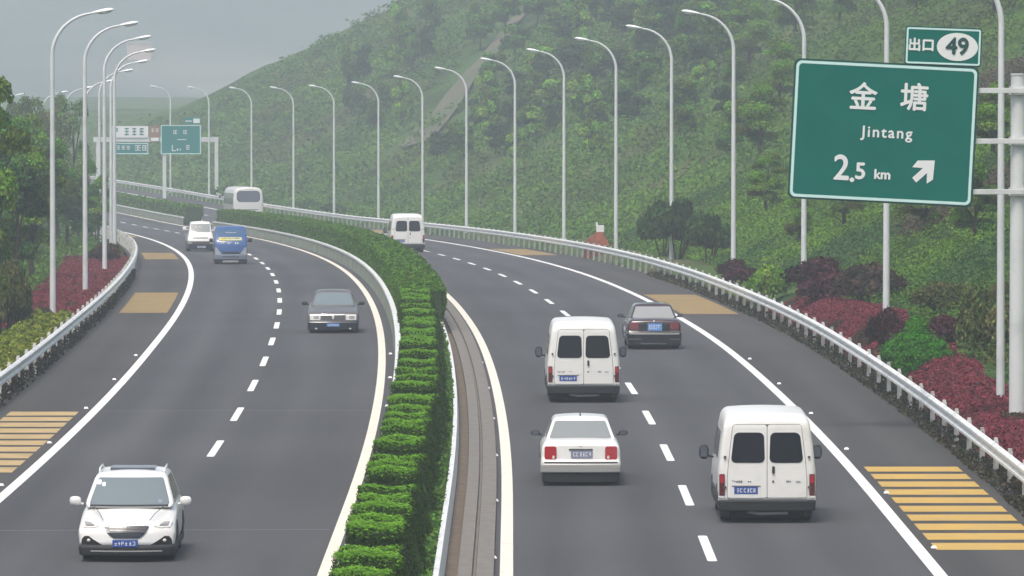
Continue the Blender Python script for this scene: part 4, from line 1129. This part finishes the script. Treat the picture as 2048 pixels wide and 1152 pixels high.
for u, d, wp, vt, lab in ((1285, 327, 110, 412, 'left one of three dark green shrubs behind the right guardrail'), (1350, 318, 130, 408, 'middle one of three dark green shrubs behind the right guardrail'),
                          (1415, 305, 110, 436, 'right one of three dark green shrubs behind the right guardrail')):
    shrub('dark', u, d, wp, vt, lab, omin=13.0)
for u, d, wp, vt, lab in ((560, 606, 60, 404, 'dark shrub just right of the coach'), (612, 590, 60, 408, 'second dark shrub right of the coach'), (650, 580, 40, 414, 'third dark shrub right of the coach')):
    shrub('dark', u, d, wp, vt, lab, omin=14.0)
# planting beside the left guardrail
shrub('brown', 213, 334, 72, 484, 'round reddish brown bush on the red bed of the left verge', omin=-14.6)
shrub('olive', 235, 350, 36, 482, 'small olive bush behind the reddish brown bush', omin=-14.6)
shrub('brown', 112, 229, 60, 612, 'low brown bush at the foot of the nearest left lamp', omin=-15.2)
shrub('brown', 60, 225, 60, 590, 'brown bush left of the nearest left lamp', omin=-16)
shrub('olive', 10, 216, 120, 520, 'olive bush at the left edge of the picture', omin=-15.8)
shrub('dark', 45, 245, 110, 500, 'dark bush under the trees left of the nearest lamp', omin=-17.6)
# yellow green low hedge behind the left rail
n = 15000; dv = 172+54*RNG.random(n); ov = -14.05-1.35*RNG.random(n)
P = np.array([TP(a, b) for a, b in zip(ov, dv)]); P[:, 2] += .62*np.sqrt(RNG.random(n))*(1-.25*np.sin(dv*1.3)*np.cos(ov*3+dv*.4))*(1-.35*np.clip(-(ov+14.9), 0, 1)*0)
o = leaf_object('ground_hedge', P, unit(np.array([0, 0, .8])+.7*RNG.normal(size=(n, 3))), .055+.04*RNG.random(n), tints(n, GR['lime']), None)
finish(o, 'low yellow green hedge behind the near left guardrail', 'hedge')
# left trees: (kind, u, d, width px, top v)
LT = [('treeB', -15, 236, 150, 168), ('treeC', 30, 268, 130, 330), ('treeA', -10, 285, 140, 250), ('treeB', 62, 292, 120, 300), ('treeA', 20, 320, 130, 225), ('treeC', 75, 345, 120, 330), ('treeB', 50, 365, 110, 235),
      ('treeA', 100, 372, 110, 270), ('treeC', 135, 385, 100, 350), ('treeB', 115, 410, 90, 300), ('treeC', 168, 402, 80, 380), ('treeA', 155, 430, 80, 330), ('treeB', 196, 418, 60, 352), ('treeC', 190, 440, 70, 410), ('treeA', 216, 428, 36, 392),
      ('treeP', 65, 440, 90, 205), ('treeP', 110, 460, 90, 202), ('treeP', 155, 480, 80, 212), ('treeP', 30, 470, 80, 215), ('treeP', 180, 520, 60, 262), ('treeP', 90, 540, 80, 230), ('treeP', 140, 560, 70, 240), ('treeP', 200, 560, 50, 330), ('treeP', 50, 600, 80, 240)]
desc = {'treeA': 'mid green leafy tree', 'treeB': 'fresh bright green tree', 'treeC': 'dark green bushy tree', 'treeP': 'pale thin tree in haze'}
cnt = {}
for kd, u, d, wp, vt in LT:
    cnt[kd] = cnt.get(kd, 0)+1
    shrub(kd, u, d, wp, vt, '%s beside the left carriageway, %s of its kind from the camera' % (desc[kd], NUM[cnt[kd]-1]), 'tree', 'trees on the left verge', omin=-14.8 if d > 370 else -17.6, name='tree')
# trees on the far right hillside, standing where the photograph shows dark crowns and the ridge
HTs = []
rr = random.Random(5)
for u, v, wp in ((1010, 55, 60), (1075, 40, 70), (1130, 75, 80), (1190, 35, 90), (1250, 60, 80), (1310, 90, 80), (1160, 140, 90), (1225, 150, 80), (1285, 165, 80), (1085, 150, 70), (1040, 200, 70), (1110, 215, 80), (1180, 230, 80), (1255, 235, 80),
                 (985, 165, 60), (1340, 40, 80), (1400, 60, 80), (1370, 130, 70), (960, 255, 60), (1065, 270, 60), (880, 320, 50), (915, 300, 50), (1000, 300, 50), (1160, 20, 70), (1230, 10, 80), (1440, 20, 70), (1030, 110, 60), (960, 90, 60)):
    h_ = hit(u, v+12, 200, 900)
    if h_: HTs.append((u, h_, wp*1.15, v-58, rr.choice(('hillA', 'hillB', 'hillA', 'hillC'))))
for i, (u, (o_, d_), wp, vt, kd) in enumerate(HTs):
    shrub(kd, u, d_, wp, vt, 'bushy tree on the upper green hillside above the lamp row', 'tree', 'trees on the upper hillside', name='tree', o=o_)
trk = [((a[0]+b[0])/2, (a[1]+b[1])/2) for a, b in (((1056, 8), (1076, 14)), ((985, 80), (1018, 90)), ((915, 155), (962, 165)), ((848, 235), (912, 248)), ((775, 298), (840, 322)))]
k = 0
while k < 64:
    u = rr.uniform(700, 1480); v = rr.uniform(5, 330)
    if v < 190-(u-560)*.5 or min(abs(u-np.interp(v, [p[1] for p in trk], [p[0] for p in trk])), 999) < 70: continue
    h_ = hit(u, v+10, 200, 860)
    if not h_: continue
    q = rr.uniform(.75, 1.25); shrub(rr.choice(('hillA', 'hillA', 'hillB', 'hillC')), u, h_[1], 74*q*420/max(300, h_[1]), v-66*q, 'bushy tree on the upper green hillside above the lamp row', 'tree', 'trees on the upper hillside', name='tree', o=h_[0]); k += 1
for u, v, q in ((1520, 330, 1), (1560, 230, .9), (1500, 150, .9), (1590, 90, .9), (1680, 60, .8), (1750, 30, .8), (1530, 440, .8), (1690, 470, .9), (1990, 40, 1), (1985, 330, 1), (1850, 480, .9), (1950, 500, 1), (1600, 500, .7), (1830, 40, .7)):
    h_ = hit(u, v, 165, 860)
    if h_: shrub(rr.choice(('treeA', 'treeB', 'treeB')), u, h_[1], 105*q, v-165*q, 'fresh yellow green tree on the slope around the exit sign', 'tree', 'trees on the slope around the exit sign', name='tree', o=h_[0])
RG = [(560, 175, 60), (598, 166, 50), (640, 160, 56), (668, 145, 50), (705, 130, 50), (735, 112, 44), (762, 92, 36), (800, 72, 36), (838, 45, 34), (480, 205, 60), (515, 198, 50), (450, 222, 50)]
for i, (u, vt, wp) in enumerate(RG):
    d_ = 848; o_ = (u-UH)/(F/d_)-CX(d_)
    shrub(('hillA', 'hillB')[i % 2], u, d_, wp, vt, 'tree on the hazy ridge line where the hillside drops to the road', 'tree', 'trees along the ridge line', name='tree', o=o_)

# bare earth track up the hillside
Lp = [(1056, 8), (1018, 45), (985, 80), (950, 120), (915, 155), (880, 195), (848, 235), (815, 270), (790, 292)]
Rp = [(1076, 14), (1046, 52), (1018, 90), (990, 128), (962, 165), (938, 205), (912, 248), (872, 286), (812, 304)]
V = []; 
for a, b in zip(Lp, Rp):
    a = (a[0]*.8+b[0]*.2, a[1]*.8+b[1]*.2); b = (b[0]*.8+a[0]*.2, b[1]*.8+a[1]*.2)
    for t in (0, .25, .5, .75, 1):
        u_, v_ = a[0]+(b[0]-a[0])*t+rr.uniform(-4, 4)*(t in (0, 1)), a[1]+(b[1]-a[1])*t
        h_ = hit(u_, v_, 200, 1000) or (60, 800); V.append(TP(h_[0], h_[1], .35))
TRK = np.array(V)
o = mesh_obj('dirt_track', V, [(i*5+j, i*5+j+1, (i+1)*5+j+1, (i+1)*5+j) for i in range(len(Lp)-1) for j in range(4)], M['dirt'], smooth=True); o['kind'] = 'structure'

# shrubby cover of the hillside: one object of uncountable leaves
def hill_cover():
    Ps, Ns, Ss, Cs = [], [], [], []
    def add(o, d, rad, hg, n, leaf, base):
        c = TP(o, d); P, N = blob(n, (c[0], c[1], c[2]+hg*.05), (rad, rad, hg), up=.5, shell=.3)
        Ps.append(P); Ns.append(N); Ss.append(leaf*(.6+.8*RNG.random(n))); Cs.append(tints(n, base, .16 if d < 380 else .09, .06))  # far leaves vary less in tint, putting haze into their colour
    def pal(o, d, h):
        a = mnoise.noise(Vector((o*.08, d*.035, 9))); b = mnoise.noise(Vector((o*.22, d*.11, 2))); c = mnoise.noise(Vector((o*.10, d*.03, 31)))
        if c > .22 and h > 2.5: base = np.array((.085, .068, .042))
        elif a+.5*b > .16: base = np.array(GR['bright'])
        elif a+.5*b > -.12: base = np.array(GR['mid'])*1.1
        elif b > .1: base = np.array(GR['olive'])
        else: base = np.array(GR['dark'])*1.4
        if d > 380: base = base*.5+np.array(GR['mid'])*.6  # far clumps drawn towards one green, part of the painted haze
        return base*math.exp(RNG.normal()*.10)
    k = 0
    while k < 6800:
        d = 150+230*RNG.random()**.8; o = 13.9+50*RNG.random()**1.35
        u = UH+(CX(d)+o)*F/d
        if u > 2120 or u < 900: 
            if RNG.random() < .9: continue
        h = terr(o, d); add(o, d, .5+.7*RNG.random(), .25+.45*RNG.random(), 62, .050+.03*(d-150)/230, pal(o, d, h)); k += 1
    k = 0
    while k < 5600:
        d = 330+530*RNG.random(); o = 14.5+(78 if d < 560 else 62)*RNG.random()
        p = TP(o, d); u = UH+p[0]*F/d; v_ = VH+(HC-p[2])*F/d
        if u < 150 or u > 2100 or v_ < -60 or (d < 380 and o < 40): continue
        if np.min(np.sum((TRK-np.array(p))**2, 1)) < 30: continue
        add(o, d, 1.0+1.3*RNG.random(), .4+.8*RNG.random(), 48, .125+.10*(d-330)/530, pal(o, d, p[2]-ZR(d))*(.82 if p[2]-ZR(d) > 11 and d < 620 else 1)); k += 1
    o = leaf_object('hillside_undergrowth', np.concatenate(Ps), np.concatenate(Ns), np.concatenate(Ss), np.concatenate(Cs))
    finish(o, 'tangle of green and brown undergrowth covering the hillside', 'undergrowth', kind='stuff')
    # left verge
    Ps.clear(); Ns.clear(); Ss.clear(); Cs.clear()
    for k in range(1100):
        d = 180+330*RNG.random(); o = -(17.4 if d < 350 else 15.0)-9*RNG.random()
        add(o, d, .5+.6*RNG.random(), .3+.5*RNG.random(), 40, .09, pal(o, d, 0)*(.8))
    for k in range(300):
        d = 650+500*RNG.random(); o = -16-20*RNG.random() if k % 2 else 14+20*RNG.random()
        add(o, d, 2, 1.5, 30, .35, GR['mid'])
    o = leaf_object('verge_undergrowth', np.concatenate(Ps), np.concatenate(Ns), np.concatenate(Ss), np.concatenate(Cs))
    finish(o, 'low green undergrowth under the trees of the left verge', 'undergrowth', kind='stuff')
hill_cover()

# red ground cover beds
def bed(name, o0, o1, d0, d1, n, label):
    ds = dlist(d0, d1); os_ = np.linspace(o0, o1, 9)
    V = [TP(a, d, .03) for d in ds for a in os_]
    q = mesh_obj('planting_bed', V, [(i*9+j, i*9+j+1, (i+1)*9+j+1, (i+1)*9+j) for i in range(len(ds)-1) for j in range(8)], M.setdefault('redsoil', mat('red_bed_soil', (.10, .022, .028), .95, noise=(2, (.06, .02, .018), .4, .7)))); q['kind'] = 'structure'
    dv = d0+(d1-d0)*RNG.random(n); w_ = RNG.random(n); ov = o0+(o1-o0)*w_+.15*np.sin(dv*.7)
    P = np.array([TP(a, b) for a, b in zip(ov, dv)]); P[:, 2] += .05+.13*RNG.random(n)
    cc = tints(n, GR['red'], .28); br = RNG.random(n) < .05; cc[br] = tints(int(br.sum()), GR['brown'])
    gr = np.array([mnoise.noise(Vector((a*.9, b*.22, 4))) for a, b in zip(ov, dv)]) > .47; cc[gr] = tints(int(gr.sum()), (.05, .03, .02))
    ob = leaf_object('ground_cover', P, unit(np.array([0, -.25, .9])+.6*RNG.normal(size=(n, 3))), .04+.04*RNG.random(n), cc)
    finish(ob, label, 'ground cover', kind='stuff')
bed('bed', 10.98, 13.3, 118, 241, 90000, 'crimson ground cover plants behind the right guardrail')
bed('bed', -17.2, -13.9, 226, 350, 60000, 'crimson ground cover plants behind the left guardrail')
# dark straggly plants and litter under the guardrails
n = 22000; dv = 112+190*RNG.random(n)**1.1; ov = 10.35+.75*RNG.random(n)
P = np.array([RP(a, b) for a, b in zip(ov, dv)]); cl = np.array([mnoise.noise(Vector((a*1.2, b*.5, 7))) for a, b in zip(ov, dv)])
P[:, 2] += .02+(.20*RNG.random(n)+.08*RNG.random(n))*np.clip(.75+cl*1.2, .1, 1.2)*np.clip((ov-10.2)/.4, .2, 1)
cc = tints(n, (.055, .045, .03), .4); g_ = RNG.random(n) < .25; cc[g_] = tints(int(g_.sum()), (.035, .05, .015)); g_ = RNG.random(n) < .035; cc[g_] = tints(int(g_.sum()), (.22, .2, .16), .1)
o = leaf_object('verge_plants', P, unit(RNG.normal(size=(n, 3))), .035+.035*RNG.random(n), cc); finish(o, 'dark straggly weeds along the foot of the right guardrail', 'weeds', kind='stuff')
n = 11000; dv = 170+130*RNG.random(n); ov = -13.35-.7*RNG.random(n)
P = np.array([RP(a, b) for a, b in zip(ov, dv)]); P[:, 2] += .02+.36*RNG.random(n)
o = leaf_object('verge_plants', P, unit(RNG.normal(size=(n, 3))), .035+.035*RNG.random(n), tints(n, (.03, .026, .018), .4)); finish(o, 'dark weeds along the foot of the left guardrail', 'weeds', kind='stuff')

# ------------------------------------------------------------------ median hedge
def slab(seed):
    rr_ = random.Random(seed)
    W0, W1, H = .50, .47, 1.34
    n = 6000
    # faces: top, front (towards the camera), sides, back
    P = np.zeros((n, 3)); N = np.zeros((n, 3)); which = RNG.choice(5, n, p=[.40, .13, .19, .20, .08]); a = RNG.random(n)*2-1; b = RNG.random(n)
    dep = .62
    def xl(z): return -.50-.06*(1-z/H)
    def xr(z): return .42+.34*(1-z/H)
    for i in range(n):
        if which[i] == 0: P[i] = (xl(H)+(xr(H)-xl(H))*(a[i]+1)/2, (b[i]*2-1)*dep, H-.13*abs(b[i]*2-1)**3); N[i] = (0, 0, 1)
        elif which[i] == 1: z = b[i]*H; P[i] = (xl(z)+(xr(z)-xl(z))*(a[i]+1)/2, -dep-.03+.16*(1-z/H), z); N[i] = (0, -1, -.1)
        elif which[i] == 4: z = b[i]*H; P[i] = (xl(z)+(xr(z)-xl(z))*(a[i]+1)/2, dep+.03, z); N[i] = (0, 1, .2)
        elif which[i] == 2: z = b[i]*H; P[i] = (xl(z), a[i]*dep, z); N[i] = (-1, 0, .1)
        else: z = b[i]*H; P[i] = (xr(z), a[i]*dep, z); N[i] = (1, 0, .3)
    ph = rr_.uniform(0, 9)
    P += np.stack([.03*np.sin(P[:, 2]*7+ph+P[:, 1]*5), .03*np.sin(P[:, 0]*9+ph), .025*np.sin(P[:, 0]*8+ph*2)], 1)+RNG.normal(size=(n, 3))*.018
    r = empty('clipped_shrub')
    leaf_object('foliage', P, unit(unit(N)+.22*RNG.normal(size=(n, 3))), .024+.012*RNG.random(n), tints(n, GR['hedge'], .11, .06)*np.where(which == 0, 1.75, np.where(which == 1, .34, .5))[:, None], r)  # lighter new growth on top; shade of the gaps put into front leaf colour
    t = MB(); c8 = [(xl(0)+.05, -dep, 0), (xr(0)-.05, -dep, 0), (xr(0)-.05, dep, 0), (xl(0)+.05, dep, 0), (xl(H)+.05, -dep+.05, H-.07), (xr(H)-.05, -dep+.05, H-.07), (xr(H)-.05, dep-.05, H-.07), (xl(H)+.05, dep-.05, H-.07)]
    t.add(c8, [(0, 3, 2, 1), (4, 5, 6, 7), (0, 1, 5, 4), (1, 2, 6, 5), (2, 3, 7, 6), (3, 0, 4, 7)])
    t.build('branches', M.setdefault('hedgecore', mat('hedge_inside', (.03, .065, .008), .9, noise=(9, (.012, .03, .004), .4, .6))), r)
    return r
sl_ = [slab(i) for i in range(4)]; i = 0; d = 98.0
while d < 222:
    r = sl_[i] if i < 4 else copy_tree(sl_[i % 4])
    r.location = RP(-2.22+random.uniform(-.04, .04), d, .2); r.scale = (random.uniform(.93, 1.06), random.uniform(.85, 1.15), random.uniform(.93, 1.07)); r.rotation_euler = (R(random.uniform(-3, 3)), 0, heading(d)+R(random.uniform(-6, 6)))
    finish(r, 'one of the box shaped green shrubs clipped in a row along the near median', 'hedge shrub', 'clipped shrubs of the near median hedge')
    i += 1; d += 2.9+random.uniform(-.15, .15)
def hedge(d0, d1, n, leaf, label):
    r = empty('clipped_hedge', RP(-2.1, d0)); T = Matrix.Translation(r.location).inverted()
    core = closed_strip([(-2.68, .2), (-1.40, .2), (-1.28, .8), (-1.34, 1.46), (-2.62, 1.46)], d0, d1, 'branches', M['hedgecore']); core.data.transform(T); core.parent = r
    dv = d0+(d1-d0)*RNG.random(n)**1.25; w_ = RNG.random(n); P = np.zeros((n, 3)); N = np.zeros((n, 3))
    for i in range(n):
        q = w_[i]
        if q < .42: o_ = -2.70+1.48*RNG.random(); h_ = 1.52; nn = (0, 0, 1)
        elif q < .72: t = RNG.random(); o_ = -2.72+.04*t; h_ = .2+1.3*t; nn = (-1, 0, .1)
        else: t = RNG.random(); o_ = -1.34+.14*min(1, t*2); h_ = .44+1.08*t; nn = (1, 0, .2)
        h_ += .05*math.sin(dv[i]*.9)+.04*math.sin(dv[i]*2.3)+RNG.normal()*.03; P[i] = RP(o_+.05*math.sin(dv[i]*1.7), dv[i], h_); N[i] = nn
    P -= np.array(r.location)
    leaf_object('foliage', P, unit(N+.5*RNG.normal(size=(n, 3))), leaf*(.7+.6*RNG.random(n)), tints(n, np.array(GR['hedge'])*.85, .2), r)
    finish(r, label, 'hedge')
hedge(221, 508, 80000, .075, 'long clipped green hedge on the curving median behind the clipped shrubs')
hedge(545, 900, 16000, .14, 'hazy clipped hedge on the median beyond the opening')
# grass on the median soil
n = 30000; dv = 98+260*RNG.random(n)**1.2; ov = np.where(RNG.random(n) < .55, -1.36-.22*RNG.random(n), -2.80+.18*RNG.random(n))
P = np.array([RP(a, b) for a, b in zip(ov, dv)]); hh = .22+.24*RNG.random(n)*np.clip(1+np.sin(dv*2.1)+np.sin(dv*.83), .2, 2); P[:, 2] += hh
o = leaf_object('median_grass', P, unit(RNG.normal(size=(n, 3))+np.array([0, 0, .5])), .035+.03*RNG.random(n), tints(n, (.09, .19, .03), .25)); finish(o, 'loose grass and seedlings at the foot of the median hedge', 'grass', kind='stuff')

# little brick structure behind the right guardrail
d = 352; s_ = F/d; xx = (1190-UH)/s_; z0 = TP(xx-CX(d), d)[2]
r = empty('brick_hut', (xx, d, z0-.2)); finish(r, 'tiny red brick hut with a white block on top behind the guardrail', 'hut')
t = MB(); t.box(0, 0, .35, 1.3, 1.0, .9); t.build('wall', M['brickred'], r, bevel=.02)
t = MB(); t.add([(-.8, -.6, .82), (.8, -.6, .82), (.8, .6, .82), (-.8, .6, .82), (.1, -.35, 1.55), (.45, -.35, 1.55), (.45, .35, 1.55), (.1, .35, 1.55)], [(0, 3, 2, 1), (4, 5, 6, 7), (0, 1, 5, 4), (1, 2, 6, 5), (2, 3, 7, 6), (3, 0, 4, 7)]); t.build('roof', M['brickred'], r)
t = MB(); t.box(.28, 0, 1.72, .42, .4, .36); t.box(.1, 0, 1.98, .1, .3, .18); t.build('chimney', M['kerbwhite'], r, bevel=.02)

# ------------------------------------------------------------------ haze: one closed box of even air round camera and scene
mb = MB(); mb.box(0, 2580, 250, 7600, 6260, 522); hz = mb.build('haze', M['white']); hz.data.materials.clear()
hm = bpy.data.materials.new('haze_air'); hm.use_nodes = True; n = hm.node_tree; n.nodes.remove(n.nodes['Principled BSDF'])
pv = n.nodes.new('ShaderNodeVolumePrincipled'); pv.inputs['Color'].default_value = (.80, .90, 1.0, 1); pv.inputs['Density'].default_value = HAZE_D; pv.inputs['Anisotropy'].default_value = .0
n.links.new(pv.outputs[0], n.nodes['Material Output'].inputs['Volume']); hz.data.materials.append(hm)
finish(hz, 'thin pale haze lying over the whole valley', 'haze', kind='stuff')
hz.display_type = 'WIRE'
